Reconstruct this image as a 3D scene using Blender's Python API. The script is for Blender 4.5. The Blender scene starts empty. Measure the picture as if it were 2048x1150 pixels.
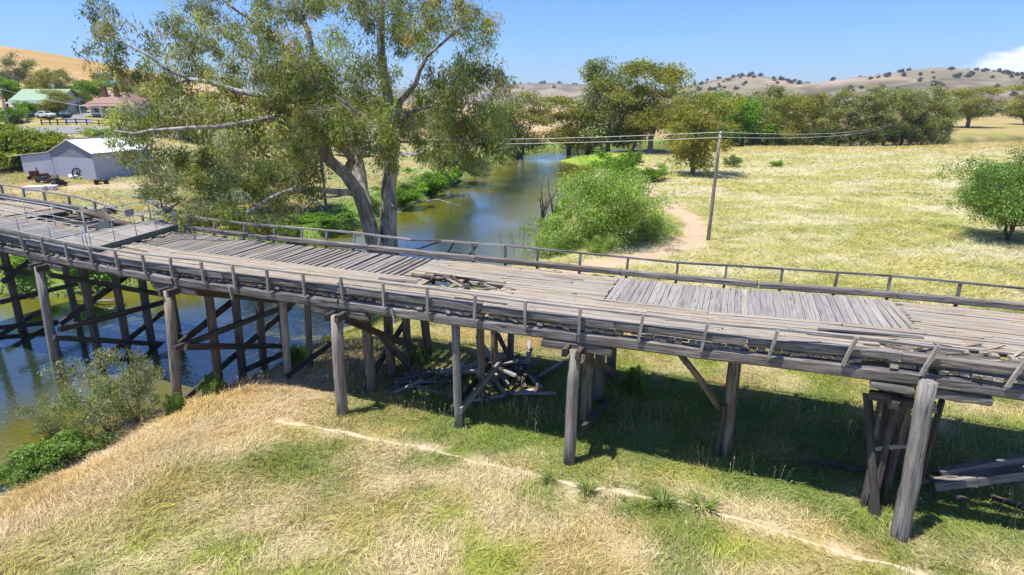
import bpy, math, random
import numpy as np
from mathutils import Vector, Matrix

# ------------------------------------------------------------------ camera, sky, sun, exposure
S = bpy.context.scene
COL = S.collection
R = math.radians
CAMZ = 11.6
F_PX, HOR = 1180.0, 375.0                      # focal length in pixels of the 2048 wide photograph
PITCH = math.atan2(HOR, F_PX)
cd = bpy.data.cameras.new('camera')
cam = bpy.data.objects.new('camera', cd)
COL.objects.link(cam)
cam.location = (0, 0, CAMZ)
cam.rotation_euler = (math.pi / 2 - PITCH, 0, 0)
cd.sensor_width = 36.0
cd.lens = 36.0 * F_PX / 2048.0
cd.clip_start = 0.1
cd.clip_end = 20000
S.camera = cam

SUN_DIR = Vector((-0.30, -0.10, 0.93)).normalized()          # towards the sun
w = bpy.data.worlds.new('World')
S.world = w
w.use_nodes = True
nt = w.node_tree
bg = nt.nodes['Background']
bg.inputs['Strength'].default_value = 0.10
sky = nt.nodes.new('ShaderNodeTexSky')
sky.sky_type = 'NISHITA'
sky.sun_disc = False
sky.sun_elevation = math.asin(SUN_DIR.z)
sky.sun_rotation = math.atan2(SUN_DIR.x, SUN_DIR.y)
sky.altitude = 230
sky.air_density = 1.15
sky.dust_density = 0.35
sky.ozone_density = 3.2


def wn(t, **k):
    n = nt.nodes.new(t)
    for a, b in k.items():
        setattr(n, a, b)
    return n


def wmath(op, a, b=None, clamp=False):
    n = wn('ShaderNodeMath', operation=op, use_clamp=clamp)
    for i, v in enumerate((a, b)):
        if v is None:
            continue
        if isinstance(v, (int, float)):
            n.inputs[i].default_value = v
        else:
            nt.links.new(v, n.inputs[i])
    return n.outputs[0]


tc = wn('ShaderNodeTexCoord')
sep = wn('ShaderNodeSeparateXYZ')
nt.links.new(tc.outputs['Generated'], sep.inputs[0])
vm = wn('ShaderNodeVectorMath', operation='MULTIPLY')
nt.links.new(tc.outputs['Generated'], vm.inputs[0])
vm.inputs[1].default_value = (1, 1, 2.2)
nz = wn('ShaderNodeTexNoise')
nz.inputs['Scale'].default_value = 17
nz.inputs['Detail'].default_value = 9
nz.inputs['Roughness'].default_value = 0.56
nt.links.new(vm.outputs[0], nz.inputs['Vector'])
az = wmath('ARCTAN2', sep.outputs[0], sep.outputs[1])
# a bank of cumulus low over the hills to the right, going on beyond the frame
m1 = wmath('MULTIPLY', wmath('SUBTRACT', az, 0.605), 30.0, True)
top = wmath('ADD', wmath('MULTIPLY', wmath('SUBTRACT', az, 0.618), 0.32), 0.052)
top = wmath('MINIMUM', top, 0.11)
dens = wmath('ADD', wmath('MULTIPLY', nz.outputs['Fac'], 0.9), wmath('MULTIPLY', wmath('SUBTRACT', top, sep.outputs[2]), 9.0))
dens = wmath('MULTIPLY', wmath('MULTIPLY', wmath('SUBTRACT', dens, 0.44), 8.0, True), m1)
dens = wmath('MULTIPLY', dens, 0.92)
mix = wn('ShaderNodeMix', data_type='RGBA')
nt.links.new(dens, mix.inputs['Factor'])
tint = wn('ShaderNodeMix', data_type='RGBA', blend_type='MULTIPLY')   # white balance of the air
tint.inputs['Factor'].default_value = 1.0
nt.links.new(sky.outputs[0], tint.inputs['A'])
tint.inputs['B'].default_value = (0.50, 0.74, 1.22, 1)
nt.links.new(tint.outputs['Result'], mix.inputs['A'])
mix.inputs['B'].default_value = (8.6, 8.8, 9.3, 1)
nt.links.new(mix.outputs['Result'], bg.inputs['Color'])

sd = bpy.data.lights.new('sun', 'SUN')
sd.energy = 5.0
sd.angle = R(0.53)
sd.color = (1.0, 0.955, 0.88)
sun = bpy.data.objects.new('sun', sd)
COL.objects.link(sun)
sun.rotation_euler = SUN_DIR.to_track_quat('Z', 'Y').to_euler()
sun.location = (-20, 0, 60)

vs = S.view_settings
vs.view_transform = 'Standard'
vs.look = 'None'
vs.exposure = 0.58
vs.gamma = 1.0
vs.use_curve_mapping = False
S.cycles.use_denoising = True
S.cycles.max_bounces = 6
S.cycles.diffuse_bounces = 3
S.cycles.glossy_bounces = 2
S.cycles.transmission_bounces = 3
S.cycles.transparent_max_bounces = 4
S.cycles.volume_bounces = 0
S.cycles.caustics_reflective = False
S.cycles.caustics_refractive = False

# ------------------------------------------------------------------ helpers: pixel to place, noise, meshes
CP, SP = math.cos(PITCH), math.sin(PITCH)
rng = np.random.default_rng(7)
random.seed(7)


def ray(px, py):
    r, u = (px - 1024) / F_PX, (575 - py) / F_PX
    return Vector((r, CP + u * SP, -SP + u * CP))


def at(px, py, z=0.0):
    """the point of the horizontal plane z that a pixel looks at"""
    d = ray(px, py)
    return Vector((0, 0, CAMZ)) + d * ((z - CAMZ) / d.z)


def at_y(px, py, y):
    """the point at distance y (world Y) that a pixel looks at"""
    d = ray(px, py)
    return Vector((0, 0, CAMZ)) + d * (y / d.y)


_T = np.random.default_rng(3).random((256, 256))


def vnoise(x, y, seed=0):
    x = np.asarray(x, float) + seed * 17.31
    y = np.asarray(y, float) + seed * 9.77
    xi, yi = np.floor(x).astype(int), np.floor(y).astype(int)
    fx, fy = x - xi, y - yi
    fx, fy = fx * fx * (3 - 2 * fx), fy * fy * (3 - 2 * fy)
    g = lambda a, b: _T[a & 255, b & 255]
    return (g(xi, yi) * (1 - fx) + g(xi + 1, yi) * fx) * (1 - fy) + (g(xi, yi + 1) * (1 - fx) + g(xi + 1, yi + 1) * fx) * fy


def fbm(x, y, seed=0, o=4):
    s, a, t = 0, 0.5, 0
    for i in range(o):
        s = s + a * vnoise(np.asarray(x) * 2 ** i, np.asarray(y) * 2 ** i, seed + i)
        t += a
        a *= 0.5
    return s / t


def sstep(a, b, x):
    t = np.clip((np.asarray(x, float) - a) / (b - a), 0, 1)
    return t * t * (3 - 2 * t)


def big_mesh(name, V, F, mat, col=None, smooth=False, tri_last=False):
    """V (n,3); F list of int arrays (m,k); col (n,3) point colours"""
    me = bpy.data.meshes.new(name)
    V = np.asarray(V, np.float32)
    me.vertices.add(len(V))
    me.vertices.foreach_set('co', V.ravel())
    F = [np.asarray(f, np.int32) for f in F if len(f)]
    li = np.concatenate([f.ravel() for f in F])
    tot = np.concatenate([np.full(len(f), f.shape[1], np.int32) for f in F])
    st = np.concatenate([[0], np.cumsum(tot)[:-1]]).astype(np.int32)
    me.loops.add(len(li))
    me.loops.foreach_set('vertex_index', li)
    me.polygons.add(len(tot))
    me.polygons.foreach_set('loop_start', st)
    if smooth:
        me.polygons.foreach_set('use_smooth', np.ones(len(tot), bool))
    me.update(calc_edges=True)
    if col is not None:
        a = me.attributes.new('col', 'FLOAT_COLOR', 'POINT')
        c = np.ones((len(V), 4), np.float32)
        c[:, :3] = col
        a.data.foreach_set('color', c.ravel())
    me.materials.append(mat)
    return me


def py_mesh(name, V, F, mat, smooth=False):
    me = bpy.data.meshes.new(name)
    me.from_pydata([tuple(v) for v in V], [], F)
    me.materials.append(mat)
    if smooth:
        for p in me.polygons:
            p.use_smooth = True
    me.update()
    return me


ORD = ['first', 'second', 'third', 'fourth', 'fifth', 'sixth', 'seventh', 'eighth', 'ninth', 'tenth', 'eleventh', 'twelfth', 'thirteenth', 'fourteenth', 'fifteenth']


def tag(o, label=None, cat=None, group=None, kind=None):
    if label:
        o['label'] = label
    if cat:
        o['category'] = cat
    if group:
        o['group'] = group
    if kind:
        o['kind'] = kind
    return o


def link(name, me, parent=None, mw=None):
    """me None makes an Empty. mw is the world matrix; a parent's own matrix is kept in _mw"""
    o = bpy.data.objects.new(name, me)
    COL.objects.link(o)
    mw = mw or Matrix.Identity(4)
    o['_t'] = 0
    del o['_t']
    if parent is not None:
        o.parent = parent
        o.matrix_parent_inverse = MW[parent.name].inverted()
        o.matrix_basis = mw
    else:
        o.matrix_basis = mw
    MW[o.name] = mw.copy()
    return o


MW = {}


def thing(name, loc, label, cat, group=None, rz=0.0, sc=(1, 1, 1)):
    m = Matrix.Translation(loc) @ Matrix.Rotation(rz, 4, 'Z') @ Matrix.Diagonal((*sc, 1))
    return tag(link(name, None, None, m), label, cat, group)


def local(name, me, parent, m=None):
    """a part given in its parent's own frame"""
    o = bpy.data.objects.new(name, me)
    COL.objects.link(o)
    o.parent = parent
    if m is not None:
        o.matrix_basis = m
    MW[o.name] = MW[parent.name] @ (m or Matrix.Identity(4))
    return o


# ------------------------------------------------------------------ materials
MATS = {}


class NT:
    def __init__(s, name):
        s.m = bpy.data.materials.new(name)
        s.m.use_nodes = True
        s.t = s.m.node_tree
        s.t.nodes.clear()
        s.out = s.n('ShaderNodeOutputMaterial')

    def n(s, t, **k):
        x = s.t.nodes.new(t)
        for a, b in k.items():
            if a.startswith('i_'):
                x.inputs[a[2:].replace('_', ' ')].default_value = b
            else:
                setattr(x, a, b)
        return x

    def l(s, a, b):
        s.t.links.new(a, b)

    def mth(s, op, a, b=None, clamp=False):
        n = s.n('ShaderNodeMath', operation=op, use_clamp=clamp)
        for i, v in enumerate((a, b)):
            if v is None:
                continue
            if isinstance(v, (int, float)):
                n.inputs[i].default_value = v
            else:
                s.l(v, n.inputs[i])
        return n.outputs[0]

    def mix(s, f, a, b, blend='MIX'):
        n = s.n('ShaderNodeMix', data_type='RGBA', blend_type=blend)
        for k, v in (('Factor', f), ('A', a), ('B', b)):
            if isinstance(v, (int, float)):
                n.inputs[k].default_value = v
            elif isinstance(v, (tuple, list)):
                n.inputs[k].default_value = (*v, 1)
            else:
                s.l(v, n.inputs[k])
        return n.outputs['Result']

    def noise(s, vec, scale, detail=4, rough=0.55, dist=0.0):
        n = s.n('ShaderNodeTexNoise', i_Scale=scale, i_Detail=detail, i_Roughness=rough, i_Distortion=dist)
        if vec is not None:
            s.l(vec, n.inputs['Vector'])
        return n.outputs['Fac']

    def ramp(s, f, stops):
        n = s.n('ShaderNodeValToRGB')
        e = n.color_ramp.elements
        while len(e) < len(stops):
            e.new(0.5)
        for x, (p, c) in zip(e, stops):
            x.position = p
            x.color = (*c, 1) if len(c) == 3 else c
        s.l(f, n.inputs[0])
        return n.outputs[0]

    def bsdf(s, col, rough=0.85, bump=None, bstr=0.4, bdist=0.02, metal=0.0, spec=0.3):
        b = s.n('ShaderNodeBsdfPrincipled')
        b.inputs['Metallic'].default_value = metal
        b.inputs['Specular IOR Level'].default_value = spec
        for k, v in (('Base Color', col), ('Roughness', rough)):
            if isinstance(v, (int, float)):
                b.inputs[k].default_value = v
            elif isinstance(v, (tuple, list)):
                b.inputs[k].default_value = (*v, 1)
            else:
                s.l(v, b.inputs[k])
        if bump is not None:
            bn = s.n('ShaderNodeBump')
            bn.inputs['Strength'].default_value = bstr
            bn.inputs['Distance'].default_value = bdist
            s.l(bump, bn.inputs['Height'])
            s.l(bn.outputs[0], b.inputs['Normal'])
        s.l(b.outputs[0], s.out.inputs['Surface'])
        return b


def wood(name, dark, mid, pale, grain=1.0, var=0.35, tint=(0.30, 0.24, 0.16), tintamt=0.3):
    """weathered timber, grain along the piece's own X axis"""
    t = NT(name)
    co = t.n('ShaderNodeTexCoord').outputs['Object']
    oi = t.n('ShaderNodeObjectInfo')
    off = t.n('ShaderNodeVectorMath', operation='ADD')
    t.l(co, off.inputs[0])
    cr = t.n('ShaderNodeCombineXYZ')
    rnd = oi.outputs['Random']
    t.l(t.mth('MULTIPLY', rnd, 37.0), cr.inputs[0])
    t.l(t.mth('MULTIPLY', rnd, 91.0), cr.inputs[1])
    t.l(t.mth('MULTIPLY', rnd, 53.0), cr.inputs[2])
    t.l(cr.outputs[0], off.inputs[1])
    mp = t.n('ShaderNodeMapping')
    mp.inputs['Scale'].default_value = (0.9, 26 * grain, 26 * grain)
    t.l(off.outputs[0], mp.inputs[0])
    g = t.noise(mp.outputs[0], 1.0, 5, 0.62, 0.3)
    mp2 = t.n('ShaderNodeMapping')
    mp2.inputs['Scale'].default_value = (0.5, 7 * grain, 7 * grain)
    t.l(off.outputs[0], mp2.inputs[0])
    crack = t.noise(mp2.outputs[0], 1.6, 3, 0.5)
    blot = t.noise(off.outputs[0], 1.3, 4, 0.6)
    c = t.ramp(g, [(0.28, dark), (0.5, mid), (0.72, pale)])
    c = t.mix(t.mth('MULTIPLY', t.mth('SUBTRACT', blot, 0.45), 2.0, True), c, tint)
    c2 = t.mix(tintamt, t.ramp(g, [(0.28, dark), (0.5, mid), (0.72, pale)]), c)
    sp = t.noise(off.outputs[0], 38.0, 3, 0.7)
    c2 = t.mix(1.0, c2, t.ramp(sp, [(0.30, (0.62, 0.60, 0.58)), (0.55, (1, 1, 1)), (0.75, (1.0, 1.0, 1.0))]), 'MULTIPLY')
    ck = t.ramp(crack, [(0.27, (0.3, 0.3, 0.3)), (0.34, (1, 1, 1))])
    c3 = t.mix(1.0, c2, ck, 'MULTIPLY')
    r2 = t.n('ShaderNodeTexWhiteNoise', noise_dimensions='1D')
    t.l(rnd, r2.inputs['W'])
    v = t.mth('ADD', t.mth('MULTIPLY', r2.outputs['Value'], var), 1 - var * 0.55)
    hs = t.n('ShaderNodeHueSaturation')
    t.l(v, hs.inputs['Value'])
    t.l(t.mth('ADD', t.mth('MULTIPLY', r2.outputs['Color'], 0.9), 0.55), hs.inputs['Saturation'])
    t.l(c3, hs.inputs['Color'])
    h = t.mth('ADD', g, t.mth('MULTIPLY', t.ramp(crack, [(0.30, (0, 0, 0)), (0.40, (1, 1, 1))]), 0.8))
    t.bsdf(hs.outputs[0], 0.86, h, 0.8, 0.03, spec=0.2)
    return t.m


def flat(name, col, rough=0.7, metal=0.0, nscale=3.0, namt=0.25, bump=0.0, spec=0.3):
    t = NT(name)
    co = t.n('ShaderNodeTexCoord').outputs['Object']
    n = t.noise(co, nscale, 6, 0.6)
    c = t.mix(n, tuple(x * (1 - namt) for x in col), tuple(min(1, x * (1 + namt)) for x in col))
    t.bsdf(c, rough, n if bump else None, bump, 0.02, metal, spec)
    return t.m


def leaf_mat(name, transl=0.42):
    t = NT(name)
    a = t.n('ShaderNodeAttribute', attribute_name='col').outputs['Color']
    d = t.n('ShaderNodeBsdfPrincipled')
    d.inputs['Roughness'].default_value = 0.55
    d.inputs['Specular IOR Level'].default_value = 0.3
    t.l(a, d.inputs['Base Color'])
    tr = t.n('ShaderNodeBsdfTranslucent')
    hs = t.n('ShaderNodeHueSaturation')
    hs.inputs['Saturation'].default_value = 1.15
    hs.inputs['Value'].default_value = 1.25
    t.l(a, hs.inputs['Color'])
    t.l(hs.outputs[0], tr.inputs['Color'])
    mx = t.n('ShaderNodeMixShader')
    mx.inputs[0].default_value = transl
    t.l(d.outputs[0], mx.inputs[1])
    t.l(tr.outputs[0], mx.inputs[2])
    t.l(mx.outputs[0], t.out.inputs['Surface'])
    return t.m


M = MATS
M['deck'] = wood('weathered_deck_timber', (0.17, 0.14, 0.11), (0.36, 0.31, 0.245), (0.48, 0.425, 0.345), 1.0, 0.24, (0.36, 0.27, 0.16), 0.55)
M['bare'] = wood('bare_cross_timber', (0.09, 0.08, 0.07), (0.26, 0.235, 0.21), (0.39, 0.36, 0.325), 1.0, 0.4, (0.22, 0.17, 0.12), 0.35)
M['tight'] = wood('pale_grey_timber', (0.15, 0.135, 0.12), (0.31, 0.285, 0.26), (0.41, 0.385, 0.35), 1.0, 0.32, (0.28, 0.24, 0.20), 0.25)
M['beam'] = wood('grey_beam_timber', (0.048, 0.043, 0.040), (0.175, 0.16, 0.148), (0.33, 0.305, 0.28), 0.55, 0.45, (0.17, 0.135, 0.11), 0.35)
M['pile'] = wood('brown_pile_timber', (0.07, 0.055, 0.042), (0.185, 0.155, 0.125), (0.31, 0.275, 0.235), 0.5, 0.3, (0.13, 0.09, 0.06), 0.5)
M['pile_grey'] = wood('silver_pile_timber', (0.11, 0.095, 0.082), (0.28, 0.25, 0.215), (0.42, 0.385, 0.34), 0.5, 0.25, (0.24, 0.185, 0.125), 0.45)
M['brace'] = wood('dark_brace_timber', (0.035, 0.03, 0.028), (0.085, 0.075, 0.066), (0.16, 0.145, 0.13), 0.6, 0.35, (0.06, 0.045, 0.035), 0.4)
M['rail'] = wood('grey_rail_timber', (0.15, 0.14, 0.125), (0.34, 0.315, 0.285), (0.47, 0.44, 0.40), 0.9, 0.3, (0.24, 0.20, 0.15), 0.35)
M['dead'] = wood('bleached_dead_wood', (0.14, 0.13, 0.125), (0.34, 0.325, 0.31), (0.50, 0.48, 0.46), 0.8, 0.35, (0.25, 0.20, 0.15), 0.35)
M['rot'] = wood('rotten_log_wood', (0.035, 0.028, 0.024), (0.11, 0.09, 0.075), (0.23, 0.20, 0.175), 0.5, 0.3, (0.10, 0.07, 0.05), 0.5)
M['galv'] = flat('galvanised_steel', (0.36, 0.39, 0.42), 0.6, 0.3, 8, 0.15)
M['fascia'] = flat('dull_green_steel', (0.10, 0.13, 0.125), 0.6, 0.1, 5, 0.3)
M['sign'] = flat('grey_sign_paint', (0.27, 0.31, 0.33), 0.6, 0.0, 20, 0.12)
M['leaf'] = leaf_mat('leaf')
M['grass'] = leaf_mat('grass_blade', 0.25)
M['wire'] = flat('pale_wire', (0.62, 0.62, 0.60), 0.5, 0.3)
M['iron'] = flat('corrugated_white_iron', (0.80, 0.80, 0.81), 0.5, 0.0, 2, 0.06)
M['zinc'] = flat('lilac_grey_sheet', (0.44, 0.44, 0.52), 0.6, 0.1, 1.2, 0.16)
M['zincdark'] = flat('weathered_grey_sheet', (0.20, 0.215, 0.26), 0.6, 0.1, 1.5, 0.25)
M['rust'] = flat('rusty_metal', (0.12, 0.055, 0.038), 0.85, 0.0, 6, 0.45)
M['dark'] = flat('dark_metal', (0.03, 0.035, 0.045), 0.6, 0.0, 6, 0.3)
M['white'] = flat('white_paint', (0.76, 0.76, 0.76), 0.6, 0.0, 3, 0.08)
M['greenroof'] = flat('green_painted_roof', (0.23, 0.34, 0.21), 0.55, 0.0, 1.5, 0.15)
M['redroof'] = flat('faded_red_roof', (0.27, 0.16, 0.13), 0.7, 0.0, 1.5, 0.35)
M['wall_blue'] = flat('pale_blue_weatherboard', (0.50, 0.58, 0.68), 0.7, 0.0, 2, 0.12)
M['wall_cream'] = flat('cream_render', (0.55, 0.52, 0.46), 0.8, 0.0, 2, 0.2)
M['brick'] = flat('chimney_brick', (0.21, 0.10, 0.075), 0.9, 0.0, 14, 0.4)
M['glass'] = flat('dark_window_glass', (0.03, 0.04, 0.05), 0.12, 0.0, 2, 0.2, spec=0.6)
M['tank'] = flat('dark_blue_tank', (0.05, 0.08, 0.13), 0.5, 0.0, 4, 0.2)
M['tankteal'] = flat('teal_tank', (0.10, 0.22, 0.24), 0.5, 0.0, 4, 0.2)
M['carpaint'] = flat('white_car_paint', (0.75, 0.76, 0.78), 0.25, 0.0, 2, 0.03, spec=0.5)
M['carteal'] = flat('dark_teal_car_paint', (0.05, 0.12, 0.13), 0.3, 0.0, 2, 0.1, spec=0.5)
M['tyre'] = flat('tyre_rubber', (0.02, 0.02, 0.02), 0.9)
M['lamp'] = flat('red_lamp_lens', (0.5, 0.03, 0.03), 0.3)
M['asphalt'] = flat('grey_asphalt', (0.22, 0.215, 0.215), 0.95, 0.0, 6, 0.15)


def bark(name, pale, dark, scale=1.0):
    t = NT(name)
    co = t.n('ShaderNodeTexCoord').outputs['Object']
    mp = t.n('ShaderNodeMapping')
    mp.inputs['Scale'].default_value = (2.2 * scale, 2.2 * scale, 0.45 * scale)
    t.l(co, mp.inputs[0])
    n = t.noise(mp.outputs[0], 1.6, 6, 0.62, 0.5)
    n2 = t.noise(mp.outputs[0], 9, 4, 0.6)
    c = t.ramp(n, [(0.36, dark), (0.50, tuple((a + b) / 2 for a, b in zip(pale, dark))), (0.60, pale)])
    c = t.mix(t.mth('MULTIPLY', n2, 0.5), c, tuple(x * 0.55 for x in dark), 'MIX')
    t.bsdf(c, 0.85, n2, 0.5, 0.04, spec=0.2)
    return t.m


M['gumbark'] = bark('smooth_gum_bark', (0.52, 0.48, 0.43), (0.13, 0.115, 0.10))
M['bark'] = bark('grey_bark', (0.34, 0.30, 0.26), (0.09, 0.075, 0.06))
M['darkbark'] = bark('dark_bark', (0.16, 0.13, 0.11), (0.05, 0.04, 0.035))

# ------------------------------------------------------------------ terrain
WATER = -1.4
RIGHT_BANK = [(-60, -60), (-34, -12), (-24, 6), (-18.3, 16.5), (-16.6, 20), (-15.6, 23.1), (-13.8, 25.2), (-12.0, 27.1), (-10.9, 30.3), (-9.6, 35),
              (-5.5, 40), (-0.5, 44.5), (3.2, 47.8), (3.2, 54), (3.0, 62), (6.4, 80), (10.5, 98), (14.7, 111), (17.5, 121), (13.0, 127),
              (9.6, 134), (12.5, 140), (19, 143), (30, 150), (60, 160), (120, 172), (260, 215)]
LEFT_BANK = [(-140, 5), (-75, 27), (-50, 34), (-34.5, 38), (-28.8, 39.6), (-24, 43), (-20.5, 49), (-17.2, 58.4), (-13.6, 69.3), (-9.9, 92.4),
             (-2.6, 121), (3.0, 150), (12, 166), (34, 176), (70, 186), (130, 196), (260, 240)]
POLY = np.array(RIGHT_BANK + LEFT_BANK[::-1], float)


def seg_dist(x, y, line):
    d = np.full(np.shape(x), 1e9)
    L = np.asarray(line, float)
    for (ax, ay), (bx, by) in zip(L[:-1], L[1:]):
        dx, dy = bx - ax, by - ay
        t = np.clip(((x - ax) * dx + (y - ay) * dy) / (dx * dx + dy * dy + 1e-9), 0, 1)
        d = np.minimum(d, np.hypot(x - ax - t * dx, y - ay - t * dy))
    return d


def in_poly(x, y, P):
    c = np.zeros(np.shape(x), bool)
    n = len(P)
    for i in range(n):
        x0, y0 = P[i]
        x1, y1 = P[(i + 1) % n]
        if y0 == y1:
            continue
        c ^= ((y0 > y) != (y1 > y)) & (x < (x1 - x0) * (y - y0) / (y1 - y0) + x0)
    return c


RY = [0, 80, 92, 110, 130, 146, 160, 200, 260, 330, 420, 520, 700, 900, 1150]
RZ = [0, 0.0, 0.3, 2.0, 4.6, 8.0, 8.6, 10.2, 15, 27, 49, 55, 36, 10, 0]


def river(x, y):
    """distances to the right and left shore and whether in the water"""
    x, y = np.asarray(x, float), np.asarray(y, float)
    wob = (fbm(x * 0.35, y * 0.35, 5, 3) - 0.5) * 1.3
    dr, dl = seg_dist(x, y, RIGHT_BANK), seg_dist(x, y, LEFT_BANK)
    ins = in_poly(x, y, POLY)
    d = np.minimum(dr, dl)
    s = np.where(ins, -d, d) + wob                       # > 0 on land
    return s, dr < dl


def H(x, y):
    x, y = np.asarray(x, float), np.asarray(y, float)
    s, right = river(x, y)
    wid = np.where(right, np.where(y < 40, 5.5, 3.2), 3.0)
    topz = np.where(right, 0.0, 0.25)
    ratio = -x / np.maximum(y, 20)
    fac = sstep(0.15, 0.72, ratio) * (1 - sstep(170, 300, y)) + sstep(0.08, 1.0, ratio) * 1.05 * sstep(170, 300, y)
    rise = np.interp(y, RY, RZ) * fac
    spit = np.exp(-(((x - 14) / 7) ** 2 + ((y - 131) / 9) ** 2))
    topz = topz - 1.05 * np.clip(spit * 1.6, 0, 1)
    land = WATER + (topz + rise - WATER) * sstep(0, 1, s / wid * 0.9 + 0.08)
    bed = WATER - 0.1 - np.minimum(1.6, -s * 0.5)
    n = (fbm(x * 0.5, y * 0.5, 9, 3) - 0.5) * 0.22 + (fbm(x * 0.09, y * 0.09, 11, 3) - 0.5) * 0.5 * sstep(34, 70, y)
    return np.where(s > 0, land + n * sstep(0, 3, s), bed)


def hz(x, y):
    return float(H(np.array([x]), np.array([y]))[0])


def px_line(pts, z=0.0):
    return [tuple(at(a, b, z)[:2]) for a, b in pts]


TRAIL = px_line([(555, 846), (640, 858), (700, 872), (790, 884), (860, 895), (930, 912), (990, 933), (1060, 955), (1150, 975), (1250, 988), (1330, 1000), (1400, 1020), (1560, 1062), (1700, 1105), (1850, 1150), (2000, 1200)])
TRAIL2 = px_line([(1150, 975), (1140, 1000)])
DIRT = px_line([(1310, 335), (1292, 352), (1296, 375), (1330, 408), (1385, 438), (1398, 462), (1370, 490), (1300, 510), (1200, 528), (1110, 550)])
TRACK = px_line([(-200, 1150), (0, 1060), (150, 985), (300, 905), (450, 845), (560, 800), (680, 800)])
YARD = px_line([(90, 378), (200, 372), (300, 372)], 0.3)


def gcol(x, y):
    """colour of the grass cover at a place"""
    x, y = np.asarray(x, float), np.asarray(y, float)
    straw, pale = np.array([0.40, 0.31, 0.13]), np.array([0.50, 0.41, 0.245])
    green, dgreen = np.array([0.215, 0.25, 0.032]), np.array([0.10, 0.155, 0.025])
    orange, tan = np.array([0.40, 0.27, 0.095]), np.array([0.47, 0.345, 0.215])
    a = fbm(x * 0.28, y * 0.42, 21, 4)
    b = fbm(x * 0.9, y * 1.1, 31, 3)
    c = fbm(x * 0.10, y * 0.16, 41, 3)
    e = fbm(x * 0.13, y * 0.34, 51, 4)                    # long pale streaks of the meadow
    mixc = lambda p, q, t: p * (1 - t[:, None]) + q * t[:, None]
    n = len(x)
    near = np.tile(straw, (n, 1))
    near = mixc(near, green * 1.1, sstep(0.33, 0.53, a * 0.65 + c * 0.35) * 0.9)
    near = mixc(near, pale, sstep(0.50, 0.66, b * 0.7 + fbm(x * 2.3, y * 2.6, 35, 2) * 0.3) * 0.8)
    near = mixc(near, np.array([0.40, 0.27, 0.15]), sstep(0.52, 0.66, fbm(x * 1.4, y * 1.7, 37, 3)) * 0.45)
    near = mixc(near, dgreen, sstep(0.52, 0.70, fbm(x * 0.5, y * 0.6, 61, 3)) * 0.6)
    near = mixc(near, np.array([0.135, 0.18, 0.03]), sstep(0.56, 0.66, fbm(x * 0.33, y * 0.5, 63, 4)) * 0.75)
    near = mixc(near, np.array([0.51, 0.405, 0.24]), sstep(0.55, 0.66, fbm(x * 0.42, y * 0.62, 65, 4)) * 0.8)
    vb = (x * 0.354 + (y - 18.2) * 0.9353)               # greener sward below the bridge, its shade painted into the grass colour
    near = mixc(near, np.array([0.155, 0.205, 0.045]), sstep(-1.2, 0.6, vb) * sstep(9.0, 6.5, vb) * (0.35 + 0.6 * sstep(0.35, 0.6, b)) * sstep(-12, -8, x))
    s, right = river(x, y)
    bank = sstep(9.5, 3.0, s + (b - 0.5) * 3) * right * (y < 40) * sstep(31, 24, y)
    tanc = mixc(np.tile(tan, (n, 1)), orange, sstep(0.42, 0.66, fbm(x * 0.45, y * 0.6, 71, 3)) * 0.8)
    near = mixc(near, tanc, bank * 0.9)
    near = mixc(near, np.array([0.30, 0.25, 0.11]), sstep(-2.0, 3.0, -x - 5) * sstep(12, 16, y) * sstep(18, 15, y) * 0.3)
    mead = np.tile(np.array([0.385, 0.35, 0.125]), (n, 1))
    mead = mixc(mead, np.array([0.25, 0.275, 0.065]), sstep(0.44, 0.68, a * 0.7 + fbm(x * 0.9, y * 0.9, 67, 3) * 0.3) * 0.65)
    mead = mixc(mead, np.array([0.53, 0.47, 0.31]), sstep(0.42, 0.66, e * 0.6 + b * 0.4) * 0.85)
    mead = mixc(mead, np.array([0.37, 0.27, 0.105]), sstep(125, 175, y) * 0.75)
    mead = mixc(mead, np.array([0.21, 0.235, 0.06]), sstep(0.45, 0.6, c) * sstep(150, 190, y) * sstep(330, 240, y) * 0.6)
    out = mixc(near, mead, sstep(29, 40, y))
    # left bank: green flats, then golden paddock up the hill
    lb = np.tile(np.array([0.33, 0.28, 0.10]), (n, 1))
    lb = mixc(lb, np.array([0.20, 0.27, 0.09]), sstep(0.42, 0.60, a) * 0.8)
    lb = mixc(lb, tan, sstep(0.5, 0.62, b) * 0.6)
    hill = mixc(np.tile(np.array([0.40, 0.255, 0.095]), (n, 1)), np.array([0.50, 0.36, 0.20]), sstep(0.4, 0.65, fbm(x * 0.02, y * 0.03, 81, 4)))
    lb = mixc(lb, hill, sstep(150, 210, y))
    lb = mixc(lb, np.array([0.16, 0.27, 0.045]), sstep(9, 1.5, s) * (~right) * 0.85)
    left = ~right & (s > 0)
    out = np.where(left[:, None] & (x < 60)[:, None], lb, out)
    # lush fringe along the water upstream of the bridge
    out = mixc(out, np.array([0.19, 0.30, 0.05]), sstep(3.2, 0.8, s) * right * (y > 33) * (s > 0) * 0.9)
    spit = np.exp(-(((x - 15) / 9) ** 2 + ((y - 131) / 11) ** 2))
    out = mixc(out, np.array([0.26, 0.36, 0.05]), np.clip(spit * 1.5, 0, 1) * (s > 0))
    return out


def dirtmask(x, y):
    j = (fbm(x * 1.6, y * 1.6, 91, 3) - 0.5)
    t = sstep(0.34, 0.16, np.minimum(seg_dist(x, y, TRAIL), seg_dist(x, y, TRAIL2)) + j * 0.25)
    d = sstep(1.9, 0.8, seg_dist(x, y, DIRT) + j * 1.8)
    k = sstep(1.6, 0.5, seg_dist(x, y, TRACK) + j * 1.2) * 0.55
    yd = sstep(5.0, 1.5, seg_dist(x, y, YARD) + j * 4) * 0.8
    return t, np.maximum(d, yd), k


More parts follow.
